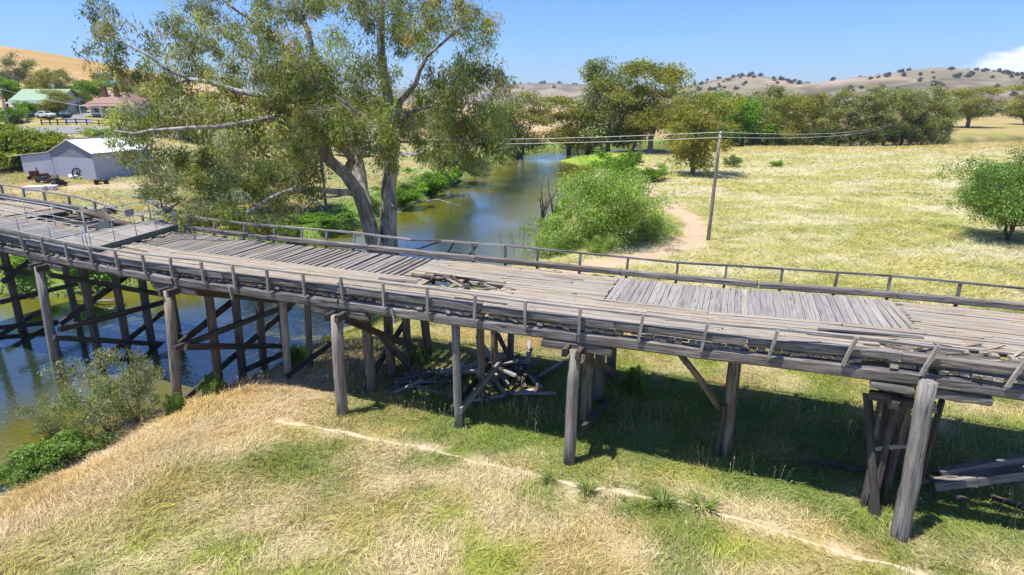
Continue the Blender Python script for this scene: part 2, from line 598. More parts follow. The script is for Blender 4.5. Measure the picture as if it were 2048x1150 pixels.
def ground_col(x, y):
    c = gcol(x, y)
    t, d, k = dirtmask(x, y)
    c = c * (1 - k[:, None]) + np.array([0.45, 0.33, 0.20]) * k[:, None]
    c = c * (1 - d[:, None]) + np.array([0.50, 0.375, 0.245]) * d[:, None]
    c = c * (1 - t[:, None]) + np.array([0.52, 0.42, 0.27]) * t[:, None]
    s, right = river(x, y)
    mud = sstep(0.9, 0.0, s)
    c = c * (1 - mud[:, None]) + np.array([0.12, 0.10, 0.05]) * mud[:, None]
    return c


NX, NY = 390, 430
sx = np.linspace(-1, 1, NX)
sy = np.linspace(0, 1, NY)
gx = 26 * np.sinh(5.65 * sx)
gy = -45 + 33 * np.sinh(5.3 * sy) * 0.97 + 62 * sy
X, Y = np.meshgrid(gx, gy)
xf, yf = X.ravel(), Y.ravel()
zf = H(xf, yf)
idx = np.arange(NX * NY).reshape(NY, NX)
quads = np.stack([idx[:-1, :-1], idx[:-1, 1:], idx[1:, 1:], idx[1:, :-1]], -1).reshape(-1, 4)

t = NT('grassland')
a = t.n('ShaderNodeAttribute', attribute_name='col').outputs['Color']
ge = t.n('ShaderNodeNewGeometry').outputs['Position']
n1 = t.noise(ge, 5.0, 8, 0.7)
n2 = t.noise(ge, 0.35, 6, 0.6)
mpg = t.n('ShaderNodeMapping')
mpg.inputs['Scale'].default_value = (0.3, 0.7, 0.5)
t.l(ge, mpg.inputs[0])
n3 = t.noise(mpg.outputs[0], 1.2, 7, 0.65, 0.6)
v = t.mth('ADD', t.mth('ADD', t.mth('MULTIPLY', n1, 0.75), t.mth('MULTIPLY', n2, 0.35)), t.mth('ADD', t.mth('MULTIPLY', n3, 0.5), 0.12))
hs = t.n('ShaderNodeHueSaturation')
t.l(v, hs.inputs['Value'])
t.l(a, hs.inputs['Color'])
t.bsdf(hs.outputs[0], 0.95, n1, 0.7, 0.12, spec=0.1)
M['ground'] = t.m
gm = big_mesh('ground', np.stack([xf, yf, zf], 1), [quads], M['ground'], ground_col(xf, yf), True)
tag(link('ground', gm), kind='structure')

# the worn foot trail in the foreground, a thin sheet draped on the flat
tr_ = []
for (ax, ay), (bx, by) in zip(TRAIL[:-1], TRAIL[1:]):
    m = max(2, int(math.hypot(bx - ax, by - ay) / 0.12))
    tr_ += [(ax + (bx - ax) * k / m, ay + (by - ay) * k / m) for k in range(m)]
tr_ = np.array(tr_)
tr_ = tr_ + np.stack([np.zeros(len(tr_)), (fbm(tr_[:, 0] * 0.8, tr_[:, 0] * 0 + 3, 161, 3) - 0.5) * 0.5], 1)
dxy = np.gradient(tr_, axis=0)
dxy /= np.linalg.norm(dxy, axis=1)[:, None]
nrm = np.stack([-dxy[:, 1], dxy[:, 0]], 1)
hwid = np.clip(0.24 * (fbm(tr_[:, 0] * 1.1, tr_[:, 1] * 1.1, 171, 4) - 0.22), 0.015, 0.2) * (0.6 + 0.8 * fbm(tr_[:, 0] * 6, tr_[:, 1] * 6, 173, 2))
rows = [tr_ + nrm * (hwid * f_)[:, None] for f_ in (-1, 0, 1)]
V = np.vstack([np.column_stack([q, H(q[:, 0], q[:, 1]) + (0.045 if i_ == 1 else 0.0)]) for i_, q in enumerate(rows)])
n_ = len(tr_)
k = np.arange(n_ - 1)
M['trail'] = flat('pale_dry_trail', (0.50, 0.41, 0.27), 0.95, 0.0, 9, 0.35, 0.6)
tag(link('foot_trail', big_mesh('foot_trail', V, [np.vstack([np.stack([k, k + 1, k + n_ + 1, k + n_], 1)[:, ::-1], np.stack([k + n_, k + n_ + 1, k + 2 * n_ + 1, k + 2 * n_], 1)[:, ::-1]])], M['trail'])), kind='structure')

# ------------------------------------------------------------------ river
t = NT('river_water')
ge = t.n('ShaderNodeNewGeometry').outputs['Position']
mpw = t.n('ShaderNodeMapping')
mpw.inputs['Scale'].default_value = (1.0, 1.7, 1.0)
mpw.inputs['Rotation'].default_value = (0, 0, R(20))
t.l(ge, mpw.inputs[0])
wv = t.noise(mpw.outputs[0], 2.6, 3, 0.55, 0.4)
wl = t.noise(ge, 0.13, 3, 0.5)
patch = t.ramp(wl, [(0.38, (0.12, 0.12, 0.12)), (0.62, (1, 1, 1))])
b = t.n('ShaderNodeBsdfPrincipled')
wa = t.n('ShaderNodeAttribute', attribute_name='col').outputs['Color']
deep = t.mix(t.noise(ge, 0.09, 4, 0.55), (0.75, 0.75, 0.75), (1.15, 1.15, 1.15))
t.l(t.mix(1.0, wa, deep, 'MULTIPLY'), b.inputs['Base Color'])
b.inputs['Roughness'].default_value = 0.06
b.inputs['IOR'].default_value = 1.72
b.inputs['Specular IOR Level'].default_value = 1.0
bn = t.n('ShaderNodeBump')
bn.inputs['Distance'].default_value = 0.065
t.l(t.mth('MULTIPLY', patch, 0.55), bn.inputs['Strength'])
t.l(wv, bn.inputs['Height'])
t.l(bn.outputs[0], b.inputs['Normal'])
t.l(b.outputs[0], t.out.inputs['Surface'])
M['water'] = t.m
wx, wy = np.meshgrid(np.linspace(-145, 265, 206), np.linspace(-55, 245, 151))
wxf, wyf = wx.ravel(), wy.ravel()
ws = river(wxf, wyf)[0]
dp_ = sstep(-2.0, -9.5, ws)[:, None]
wc = np.array([0.135, 0.125, 0.014]) * (1 - dp_) + np.array([0.022, 0.034, 0.022]) * dp_
idx = np.arange(wxf.size).reshape(wx.shape)
wm = big_mesh('river', np.stack([wxf, wyf, np.full(wxf.size, WATER)], 1), [np.stack([idx[:-1, :-1], idx[:-1, 1:], idx[1:, 1:], idx[1:, :-1]], -1).reshape(-1, 4)], M['water'], wc)
tag(link('river', wm), kind='structure')

# ------------------------------------------------------------------ far hills
RIDGE_PX = [-900, -200, 300, 700, 960, 1030, 1100, 1170, 1230, 1300, 1360, 1440, 1500, 1560, 1620, 1700, 1800, 1870, 1950, 2048, 2200, 2500, 3200]
RIDGE_PY = [185, 175, 182, 180, 173, 167, 166, 170, 178, 186, 174, 156, 147, 155, 163, 151, 143, 137, 143, 152, 150, 165, 185]
az = np.linspace(-1.35, 1.35, 520)
pxa = 1024 + F_PX * np.tan(az) * 1.0485
rad = np.concatenate([np.linspace(700, 1500, 26), np.linspace(1540, 3200, 34)])
py = np.interp(pxa, RIDGE_PX, RIDGE_PY)
el = np.array([ray(a_, b_).z / math.hypot(ray(a_, b_).x, ray(a_, b_).y) for a_, b_ in zip(np.clip(pxa, -3000, 5000), py)])
A, RR = np.meshgrid(az, rad)
mid = np.interp(pxa, [900, 1240, 1330, 2048], [2300, 2300, 1650, 1500])
near_ = mid - 800
up = sstep(0, 1, (RR - near_[None, :]) / 800.0)
dn = sstep(0, 1, (3200 - RR) / (3200 - mid[None, :]))
hx, hy = RR * np.sin(A), RR * np.cos(A)
gul = fbm(hx * 0.0045, hy * 0.0045, 101, 5) - 0.5
ridge = np.abs(fbm(hx * 0.0028, hy * 0.0028, 107, 4) - 0.5) * 2
hh = (el * mid + CAMZ)[None, :] * np.minimum(up, 1) * dn + (gul * 46 - ridge * 46) * up * dn * (1 - np.exp(-((RR - mid[None, :]) / 260) ** 2) * 0.8)
hzv = np.maximum(hh, -0.5) - 0.6
idx = np.arange(hx.size).reshape(hx.shape)
quads = np.stack([idx[:-1, :-1], idx[:-1, 1:], idx[1:, 1:], idx[1:, :-1]], -1).reshape(-1, 4)
t = NT('dry_hills')
ge = t.n('ShaderNodeNewGeometry').outputs['Position']
n1 = t.noise(ge, 0.006, 8, 0.66, 0.8)
n2 = t.noise(ge, 0.05, 5, 0.6)
c = t.ramp(n1, [(0.38, (0.19, 0.16, 0.105)), (0.50, (0.30, 0.235, 0.16)), (0.62, (0.41, 0.315, 0.22))])
c = t.mix(t.mth('MULTIPLY', n2, 0.5), c, (0.22, 0.19, 0.125))
c = t.mix(1.0, c, t.n('ShaderNodeAttribute', attribute_name='col').outputs['Color'], 'MULTIPLY')
t.bsdf(c, 0.95, n2, 0.6, 6.0, spec=0.1)
M['hills'] = t.m
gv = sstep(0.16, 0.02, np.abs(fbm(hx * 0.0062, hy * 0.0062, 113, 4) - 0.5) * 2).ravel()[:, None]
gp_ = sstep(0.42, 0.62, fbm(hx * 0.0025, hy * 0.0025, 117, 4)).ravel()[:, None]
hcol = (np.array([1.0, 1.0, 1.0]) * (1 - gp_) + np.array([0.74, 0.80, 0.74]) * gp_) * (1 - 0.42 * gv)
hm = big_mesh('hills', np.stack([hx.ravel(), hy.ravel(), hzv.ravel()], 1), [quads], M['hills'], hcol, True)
tag(link('hills', hm), kind='structure')
HILL = (az, rad, hzv)


def hill_z(x, y):
    a_, r_ = math.atan2(x, y), math.hypot(x, y)
    i = min(max(np.searchsorted(az, a_) - 1, 0), len(az) - 2)
    j = min(max(np.searchsorted(rad, r_) - 1, 0), len(rad) - 2)
    fa, fr = (a_ - az[i]) / (az[i + 1] - az[i]), (r_ - rad[j]) / (rad[j + 1] - rad[j])
    q = hzv
    return float((q[j, i] * (1 - fa) + q[j, i + 1] * fa) * (1 - fr) + (q[j + 1, i] * (1 - fa) + q[j + 1, i + 1] * fa) * fr)


# ------------------------------------------------------------------ grass
def blades(name, n, x0, x1, y0, y1, length, width, stand, dens=None, cj=0.22, seed=1, keep=None, colmul=None, jit=0.75, simple=False):
    r = np.random.default_rng(seed)
    x, y = r.uniform(x0, x1, n), r.uniform(y0, y1, n)
    s, _ = river(x, y)
    tm, dm, km = dirtmask(x, y)
    ok = (s > 0.25) & (r.random(n) > tm * 0.86) & (r.random(n) > dm * 1.05) & (r.random(n) > km * 0.4)
    hf = y * CP + 11.6 * SP                              # in or near the camera's view
    ok &= np.abs(x) < hf * 0.93 + 3.0
    if keep is not None:
        ok &= keep(x, y, r)
    x, y = x[ok], y[ok]
    n = len(x)
    z = H(x, y) - 0.02
    th = fbm(x * 0.16, y * 0.16, 121, 3) * 13.0 + (fbm(x * 0.7, y * 0.7, 131, 2) - 0.5) * 3.0 + r.normal(0, jit, n)
    patch_ = fbm(x * 0.8, y * 0.8, 141, 3)
    L = length * (0.55 + 0.9 * r.random(n)) * (0.65 + 0.7 * patch_)
    up_ = stand * (0.35 + 1.1 * r.random(n)) * (0.5 + patch_)
    dx, dy = np.cos(th), np.sin(th)
    W = width * (0.6 + 0.8 * r.random(n)) * 0.5
    fl = r.normal(0, 0.5, n)
    wx, wy = -np.sin(th + fl), np.cos(th + fl)
    run = np.sqrt(np.clip(1 - up_ ** 2, 0.06, 1))
    P0 = np.stack([x, y, z], 1)
    P1 = P0 + np.stack([dx * L * 0.45 * run, dy * L * 0.45 * run, L * 0.60 * up_], 1)
    P2 = P0 + np.stack([dx * L * run * 1.1, dy * L * run * 1.1, L * 0.72 * up_], 1)
    Wv = np.stack([wx * W, wy * W, r.normal(0, 0.3, n) * W], 1)
    if simple:
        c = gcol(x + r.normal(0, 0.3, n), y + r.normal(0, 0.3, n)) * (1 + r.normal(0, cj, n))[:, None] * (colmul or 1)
        c = c * (0.72 + 0.56 * fbm(x * 3.1, y * 3.1, 181, 2))[:, None]
        V = np.stack([P0 - Wv, P0 + Wv, P2], 1).reshape(-1, 3)
        k = np.arange(n) * 3
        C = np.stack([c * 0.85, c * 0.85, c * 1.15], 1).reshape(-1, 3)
        return big_mesh(name, V, [np.stack([k, k + 1, k + 2], 1)], M['grass'], np.clip(C, 0.01, 0.75))
    V = np.stack([P0 - Wv * 0.8, P0 + Wv * 0.8, P1 + Wv, P1 - Wv, P2], 1).reshape(-1, 3)
    k = np.arange(n) * 5
    Q = np.stack([k, k + 1, k + 2, k + 3], 1)
    T3 = np.stack([k + 3, k + 2, k + 4], 1)
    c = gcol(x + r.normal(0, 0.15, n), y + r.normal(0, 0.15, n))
    c = c * (1 + r.normal(0, cj, n))[:, None] * np.array([1.05, 1.05, 1.05])
    if colmul is not None:
        c = c * colmul
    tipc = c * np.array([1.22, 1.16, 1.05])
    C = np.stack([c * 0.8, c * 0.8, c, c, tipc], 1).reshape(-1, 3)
    return big_mesh(name, V, [Q, T3], M['grass'], np.clip(C, 0.01, 0.75))


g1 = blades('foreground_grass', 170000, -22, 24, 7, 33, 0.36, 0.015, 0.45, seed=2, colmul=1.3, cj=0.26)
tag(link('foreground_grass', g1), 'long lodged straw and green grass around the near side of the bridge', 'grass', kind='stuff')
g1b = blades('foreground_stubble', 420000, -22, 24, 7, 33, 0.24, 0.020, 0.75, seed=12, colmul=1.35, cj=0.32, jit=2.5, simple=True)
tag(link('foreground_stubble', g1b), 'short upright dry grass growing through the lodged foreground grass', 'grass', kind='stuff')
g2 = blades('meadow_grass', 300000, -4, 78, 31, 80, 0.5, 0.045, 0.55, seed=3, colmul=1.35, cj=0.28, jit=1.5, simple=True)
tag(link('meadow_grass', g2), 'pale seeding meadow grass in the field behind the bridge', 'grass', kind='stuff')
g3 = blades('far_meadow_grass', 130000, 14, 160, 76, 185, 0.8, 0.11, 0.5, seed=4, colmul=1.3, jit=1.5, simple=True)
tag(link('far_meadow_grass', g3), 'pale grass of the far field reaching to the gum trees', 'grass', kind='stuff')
# thin seed stalks standing above the rest
r = np.random.default_rng(77)
n = 5200
x, y = r.uniform(-16, 19, n), r.uniform(10, 27, n)
ok = (river(x, y)[0] > 0.8) & (fbm(x * 0.35, y * 0.35, 191, 3) > 0.47)
x, y = x[ok], y[ok]
n = len(x)
z = H(x, y)
L = r.uniform(0.35, 0.75, n)
lx, ly = r.normal(0, .16, n), r.normal(0, .16, n)
P0, P1 = np.stack([x, y, z], 1), np.stack([x + lx * L, y + ly * L, z + L], 1)
a = r.uniform(0, 6.28, n)
Wv = np.stack([np.cos(a), np.sin(a), 0 * a], 1)
P2 = P1 + np.stack([lx * .2, ly * .2, np.full(n, 0.09)], 1)
V = np.stack([P0 - Wv * .004, P0 + Wv * .004, P1 + Wv * .004, P1 - Wv * .004, P1, (P1 + P2) / 2 + Wv * .018, P2, (P1 + P2) / 2 - Wv * .018], 1).reshape(-1, 3)
k = np.arange(n) * 8
c = np.array([0.52, 0.43, 0.27]) * (1 + r.normal(0, .15, n))[:, None]
M_ = big_mesh('seed_stalks', V, [np.stack([k, k + 1, k + 2, k + 3], 1), np.stack([k + 4, k + 5, k + 6, k + 7], 1)], M['grass'], np.clip(np.repeat(c, 8, 0), .02, .7))
tag(link('seed_stalks', M_), 'thin pale seed stalks scattered over the foreground grass', 'grass', kind='stuff')
g4 = blades('left_bank_grass', 70000, -95, -8, 36, 96, 0.7, 0.06, 0.5, seed=5, colmul=1.2)
tag(link('left_bank_grass', g4), 'green and straw grass on the far bank below the shed', 'grass', kind='stuff')

# ------------------------------------------------------------------ timber pieces
UD, VD, OB = Vector((0.9353, -0.3540, 0)), Vector((0.3540, 0.9353, 0)), Vector((0, 18.2, 0))
ZU = [-60, -36, -25.8, -22.9, -21.4, -18, 6, 8, 10, 13, 22]
ZO = [2.2, 1.05, 0.47, 0.23, 0.12, 0, 0, 0.08, 0.15, 0.18, 0.15]


def zo(u):
    return float(np.interp(u, ZU, ZO))


def B(u, v, z):
    """bridge coordinates: u along (to the right), v across (away), z above the flat"""
    p = OB + UD * u + VD * v
    return Vector((p.x, p.y, z + zo(u)))


def BG(u, v, dz=0.0):
    p = OB + UD * u + VD * v
    return Vector((p.x, p.y, hz(p.x, p.y) + dz))


def axes(p0, p1, up=Vector((0, 0, 1)), roll=0.0):
    x = (p1 - p0).normalized()
    if abs(x.dot(up)) > 0.98:
        up = VD.copy()
    y = up.cross(x).normalized()
    z = x.cross(y)
    m = Matrix((x, y, z)).transposed().to_4x4()
    return Matrix.Translation((p0 + p1) / 2) @ m @ Matrix.Rotation(roll, 4, 'X')


def beam_mesh(L, wd, ht, mat, segs=3, jit=0.008, rag=0.02, ch=0.0, bow=0.0):
    r = random
    if ch:
        ring = [(-wd / 2 + ch, -ht / 2), (wd / 2 - ch, -ht / 2), (wd / 2, -ht / 2 + ch), (wd / 2, ht / 2 - ch), (wd / 2 - ch, ht / 2), (-wd / 2 + ch, ht / 2), (-wd / 2, ht / 2 - ch), (-wd / 2, -ht / 2 + ch)]
    else:
        ring = [(-wd / 2, -ht / 2), (wd / 2, -ht / 2), (wd / 2, ht / 2), (-wd / 2, ht / 2)]
    n = len(ring)
    V, Fc = [], []
    for i in range(segs + 1):
        f = i / segs
        x = (f - 0.5) * L
        cy, cz = r.gauss(0, jit), r.gauss(0, jit * 0.6) - bow * math.sin(math.pi * f)
        for y, z in ring:
            e = r.uniform(-rag, rag) if i in (0, segs) else 0
            V.append((x + e, y + cy + r.gauss(0, jit * 0.5), z + cz + r.gauss(0, jit * 0.4)))
    for i in range(segs):
        for j in range(n):
            a, b = i * n + j, i * n + (j + 1) % n
            Fc.append((a, b, b + n, a + n))
    Fc.append(tuple(range(n))[::-1])
    Fc.append(tuple(segs * n + k for k in range(n)))
    return py_mesh('timber', V, [f[::-1] for f in Fc], mat)


def beam(name, p0, p1, wd, ht, mat, parent=None, segs=3, jit=0.008, rag=0.02, ch=0.0, roll=0.0, bow=0.0, up=Vector((0, 0, 1))):
    me = beam_mesh((p1 - p0).length, wd, ht, M[mat], segs, jit, rag, ch, bow)
    return link(name, me, parent, axes(p0, p1, up, roll))


def log_mesh(L, r0, r1, mat, sides=9, segs=4, jit=0.012, bow=0.0):
    V, Fc = [], []
    lobes = [random.uniform(0.90, 1.06) * (0.86 if random.random() < 0.12 and sides > 8 else 1) for _ in range(sides)]
    for i in range(segs + 1):
        f = i / segs
        rr = r0 + (r1 - r0) * f
        cy, cz = random.gauss(0, jit), random.gauss(0, jit) - bow * math.sin(math.pi * f)
        for k in range(sides):
            a = 2 * math.pi * k / sides
            q = rr * lobes[k] * random.uniform(0.97, 1.03)
            V.append(((f - 0.5) * L + (random.uniform(-0.02, 0.02) if i in (0, segs) else 0), cy + q * math.cos(a), cz + q * math.sin(a)))
    for i in range(segs):
        for j in range(sides):
            a, b = i * sides + j, i * sides + (j + 1) % sides
            Fc.append((a, b, b + sides, a + sides))
    Fc.append(tuple(range(sides))[::-1])
    Fc.append(tuple(segs * sides + k for k in range(sides)))
    me = py_mesh('log', V, [f[::-1] for f in Fc], mat)
    for p in me.polygons[:-2]:
        p.use_smooth = True
    return me


def log(name, p0, p1, r0, r1, mat, parent=None, sides=9, segs=4, jit=0.012, bow=0.0):
    me = log_mesh((p1 - p0).length, r0, r1, M[mat], sides, segs, jit, bow)
    return link(name, me, parent, axes(p0, p1, roll=random.uniform(0, 6)))


# ------------------------------------------------------------------ the timber bridge
bridge = thing('timber_bridge', B(-4, 3, -4.6), 'long derelict grey timber trestle bridge crossing river and grass flat', 'bridge')
U0, U1 = -37.0, 20.0
rr = random.uniform
DZ = 4.70                                                # top of the cross planks


def in_hole(u, v):
    if -5.1 < u < -1.4 and 2.15 < v < 3.6:
        return True
    if 11.0 < u < 30 and 0.55 < v < 1.75:
        return True
    if -30 < u < -24.6 and 3.7 < v < 5.8:
        return True
    return False


# girders: five rows of round logs, spliced over the bents
BENTS = [-32.0, -23.3, -15.25, -6.9, 2.15, 11.6, 20.6]
for k, v in enumerate((0.22, 1.7, 3.1, 4.5, 5.95)):
    for a, b in zip(BENTS[:-1], BENTS[1:]):
        rad_ = 0.20 if k == 0 else 0.19
        if k == 0:
            beam('girder', B(a + 0.02, v, 4.345), B(b - 0.02, v + rr(-.03, .03), 4.345), 0.36, 0.40, 'beam', bridge, 8, 0.016, 0.08, 0.08)
        else:
            if (k == 2 and abs(a + 6.9) < 0.1):
                continue                                  # rotted out below the hole, only the log remains
            log('girder', B(a + 0.02, v, 4.36), B(b - 0.02, v, 4.36), rad_, rad_ * 0.94, 'pile', bridge, 8, 5, 0.02)
# cross planks, seen bare on the far half where the running planks are gone
u = U0
while u < U1:
    wdt = rr(0.17, 0.23)
    bare = -21.2 < u < -5.9
    tight = 2.45 < u < 11.85
    gap = rr(0.01, 0.03)
    if bare:
        gap = rr(0.02, 0.06) if u < -16.5 else rr(0.05, 0.15)
        if random.random() < 0.04 and u > -16:
            gap += 0.2
    mu = u + wdt / 2
    if tight:                                            # only the near half here, sound new boards lie on the far half
        segs_ = [(rr(0.07, 0.24) + (rr(.1, .35) if random.random() < 0.3 else 0), 2.80)]
    elif -4.7 < mu < -1.6:
        segs_ = [(rr(0.07, 0.17), 2.1 + rr(-.3, .55)), (3.6 + rr(-.55, .3), 6.1)]
    elif mu > 11.6:
        segs_ = [(rr(0.0, 0.1), 0.45 + rr(-.05, .15)), (1.9 + rr(-.3, .2), 6.1)]
    elif -30 < mu < -24.6:
        segs_ = [(rr(0.07, 0.17), 3.7 + rr(-.2, .2))]
    else:
        segs_ = [(rr(0.06, 0.22) + (rr(.1, .35) if random.random() < 0.3 else 0), 6.12 + rr(-.1, .1))]
    for va, vb in segs_:
        sk = rr(-0.05, 0.05) if bare else rr(-.015, .015)
        lift = rr(-0.02, 0.02) if bare else 0.0
        beam('cross_plank', B(mu - sk, va, DZ - 0.055 + lift), B(mu + sk, vb, DZ - 0.055 - lift * 0.5), wdt, 0.10, 'bare' if bare else 'deck', bridge, 3, 0.008, 0.04)
    u += wdt + gap
# sound boards of the far half
u = 2.45
while u < 11.9:
    wdt = rr(0.17, 0.24)
    e = 2.82 + rr(-0.05, 0.05)
    far_ = 5.97 + rr(-.03, .03)
    sk = 0.0
    if u > 11.0:
        sk = (u - 11.0) * -0.22
    beam('deck_board', B(u + wdt / 2 - sk, e, DZ - 0.005 + rr(-.008, .008)), B(u + wdt / 2 + sk * 0.2, far_, DZ - 0.005 + rr(-.008, .008)), wdt - rr(0.008, 0.02), 0.09, 'tight', bridge, 2, 0.004, 0.02)
    u += wdt
# running planks laid lengthwise on top
pw = 0.152
nrow = int((5.98 - 0.38) / pw)
for i in range(nrow):
    v = 0.38 + pw * (i + 0.5)
    far_half = v > 2.9
    u = U0 + rr(0, 3)
    while u < U1:
        L = rr(5.5, 9.5)
        a, b = u, min(u + L, U1)
        u += L + rr(0.0, 0.04)
        cuts = [(a, b)]
        blocks = []
        if far_half:
            blocks += [(-21.3 + rr(-.3, .3), -4.95 + rr(-.08, .08)), (2.42 + rr(-.04, .02), 11.98 + rr(-.05, .2))]
            blocks += [(-31, -24.4)]
        if 2.15 < v < 3.75:
            blocks += [(-5.6 + rr(-.5, .9), -1.6 + rr(-.9, .7) + (v - 2.9) * 0.3)]
        if 0.55 < v < 1.95:
            blocks += [(10.6 + rr(-.7, .7) + (1.2 - v) * 0.3, 30)]
        for c0, c1 in blocks:
            nc = []
            for x0, x1 in cuts:
                if x1 <= c0 or x0 >= c1:
                    nc.append((x0, x1))
                else:
                    if c0 - x0 > 0.35:
                        nc.append((x0, c0))
                    if x1 - c1 > 0.35:
                        nc.append((c1, x1))
            cuts = nc
        if random.random() < 0.05 and len(cuts) == 1 and u < 9:      # a running plank gone or broken short
            x0, x1 = cuts[0]
            if x1 - x0 > 2:
                cuts = [(x0, x0 + rr(.5, 1.6)), (x1 - rr(.5, 1.2), x1)]
        for x0, x1 in cuts:
            # near planks that bear long enough to show the rise of the deck are cut where it changes
            st = [x0] + [q for q in (-25.8, -22.9, -21.4, -18, 6, 10) if x0 + 1.6 < q < x1 - 1.6] + [x1]
            for y0, y1 in zip(st[:-1], st[1:]):
                th = 0.055
                zz = DZ + th / 2 + rr(-0.004, 0.014)
                beam('running_plank', B(y0, v + rr(-.02, .02), zz + rr(-.004, .012)), B(y1, v + rr(-.02, .02), zz + rr(-.004, .02)), pw - rr(0.002, 0.014), th, 'deck', bridge, 2, 0.005, 0.05)
# a sheet of timber patching beside the hole
for i in range(7):
    beam('patch_board', B(-5.95 + rr(-.05, .05), 3.35 + i * 0.36, DZ + 0.03), B(-4.85 + rr(-.08, .08), 3.35 + i * 0.36, DZ + 0.035), 0.33, 0.05, 'deck', bridge, 2, 0.004, 0.02)
# kerbs
KERB_N = [-37, -29.5, -24.2, -18.6, -12.4, -6.9, -1.2, 3.4, 7.2, 11.0, 15.4, 20]
for a, b in zip(KERB_N[:-1], KERB_N[1:]):
    beam('kerb_beam', B(a + 0.015, 0.17 + rr(-.04, .03), 4.90 + rr(-.02, .05)), B(b - 0.015, 0.17 + rr(-.04, .03), 4.90 + rr(-.02, .05)), 0.25, 0.26, 'beam', bridge, 8, 0.009, 0.08, 0.04)
KERB_F = [-21.3, -15.6, -9.6, -4.0, 2.35, 7.6, 12.1, 16.6, 20]
for i, (a, b) in enumerate(zip(KERB_F[:-1], KERB_F[1:])):
    beam('kerb_beam', B(a + 0.02, 6.14 + rr(-.03, .03), 4.90 + rr(-.02, .03)), B(b - 0.02, 6.14 + rr(-.03, .03), 4.90 + rr(-.02, .03)), 0.25, 0.23, 'beam', bridge, 8, 0.009, 0.08, 0.04)
# near hand rail, posts outside the kerb
NEAR_PX = [(-12, 0), (40, 0), (83, 475), (130, 485), (180, 495), (231, 503), (285, 510), (340, 517), (402, 524), (465, 531), (533, 540), (605, 548), (682, 558), (765, 567), (855, 578), (950, 590), (1050, 603), (1160, 617), (1282, 632), (1410, 646), (1548, 656), (1700, 668), (1860, 688), (2036, 706)]


def u_of_px(px, v=0.0, z=5.4):
    lo, hi = -50.0, 30.0
    for _ in range(50):
        m_ = (lo + hi) / 2
        p = B(m_, v, z)
        d = p.y * CP - (p.z - CAMZ) * SP
        if 1024 + F_PX * p.x / d < px:
            lo = m_
        else:
            hi = m_
    return (lo + hi) / 2


un = [u_of_px(a) for a, _ in NEAR_PX]
un = [un[0] - 5.4, un[0] - 3.6, un[0] - 1.8] + un + [un[-1] + 1.75]
for i, q in enumerate(un):
    lean = 0.02 if q < 0 else min(0.17, 0.02 + q * 0.012)
    beam('rail_post', B(q - lean * 0.35 + rr(-.02, .02), -0.02, 4.53), B(q + lean + rr(-.02, .02), -0.03 - lean * 0.3, 5.40 + rr(-.01, .03)), 0.10, 0.085, 'rail', bridge, 3, 0.006, 0.015, up=UD)
jz = [rr(-.045, .035) for _ in un]
i = 0
while i < len(un) - 1:
    j = min(i + random.choice((2, 2, 3)), len(un) - 1)
    if un[j] < 10.2:
        beam('hand_rail', B(un[i] - 0.02, rr(-.02, .02), 5.42 + jz[i]), B(un[j] + 0.02, rr(-.02, .02), 5.42 + jz[j]), 0.09, 0.07, 'rail', bridge, 6, 0.006, 0.02)
    i = j
# the rail that has come down over the broken bay
beam('hand_rail', B(8.2, 0.02, 5.44), B(12.6, 0.85, 5.02), 0.10, 0.075, 'rail', bridge, 6, 0.01, 0.03)
# hanging splints below the deck edge
for q, dd in ((-12.05, 0.55), (-4.55, 0.5)):
    beam('loose_splint', B(q, -0.02, 4.50), B(q + 0.10, -0.06, 4.52 - dd), 0.10, 0.05, 'rail', bridge, 2, 0.006, 0.05, up=UD)
# far hand rail
FAR_PX = [375, 425, 485, 545, 600, 650, 705, 755, 820, 885, 945, 1010, 1075, 1160, 1255, 1355, 1453, 1565, 1675, 1782, 1922, 2070]
uf = [u_of_px(a, 6.33, 5.5) for a in FAR_PX] + [19.4]
for i, q in enumerate(uf):
    if 8 <= i <= 9:
        continue
    ln = rr(-.03, .03) if i > 8 else -0.16
    white = 'rail' if i < 8 else 'beam'
    beam('rail_post', B(q + ln * 0.4, 6.34, 4.55), B(q + ln * -0.6, 6.36, 5.50), 0.10, 0.09, white, bridge, 3, 0.006, 0.015, up=UD)
jf = [rr(-.04, .03) for _ in uf]
for i, j in ((0, 2), (2, 4), (4, 6), (6, 8), (9, 11), (11, 13), (13, 15), (15, 17), (17, 19), (19, 21), (21, 22)):
    lift = 0.0
    zb = 5.52
    beam('hand_rail', B(uf[i] - 0.03, 6.34, zb + jf[i]), B(uf[j] + 0.03, 6.34, zb + jf[j] + (-.10 if (i, j) == (6, 8) else 0)), 0.085, 0.075, 'rail' if i < 11 else 'beam', bridge, 6, 0.006, 0.02)
# the broken stretch of the far rail
for p, q in (((-7.2, 6.40, 4.95), (-6.0, 6.55, 5.42)), ((-6.6, 6.5, 4.85), (-4.9, 6.42, 4.98)), ((-5.6, 6.45, 4.9), (-5.25, 6.5, 5.45)), ((-7.6, 6.36, 5.40), (-5.2, 6.42, 5.52)), ((-4.6, 6.5, 4.8), (-4.1, 6.42, 5.40))):
    beam('broken_rail', B(*p), B(*q), 0.09, 0.07, 'rot', bridge, 4, 0.01, 0.05)
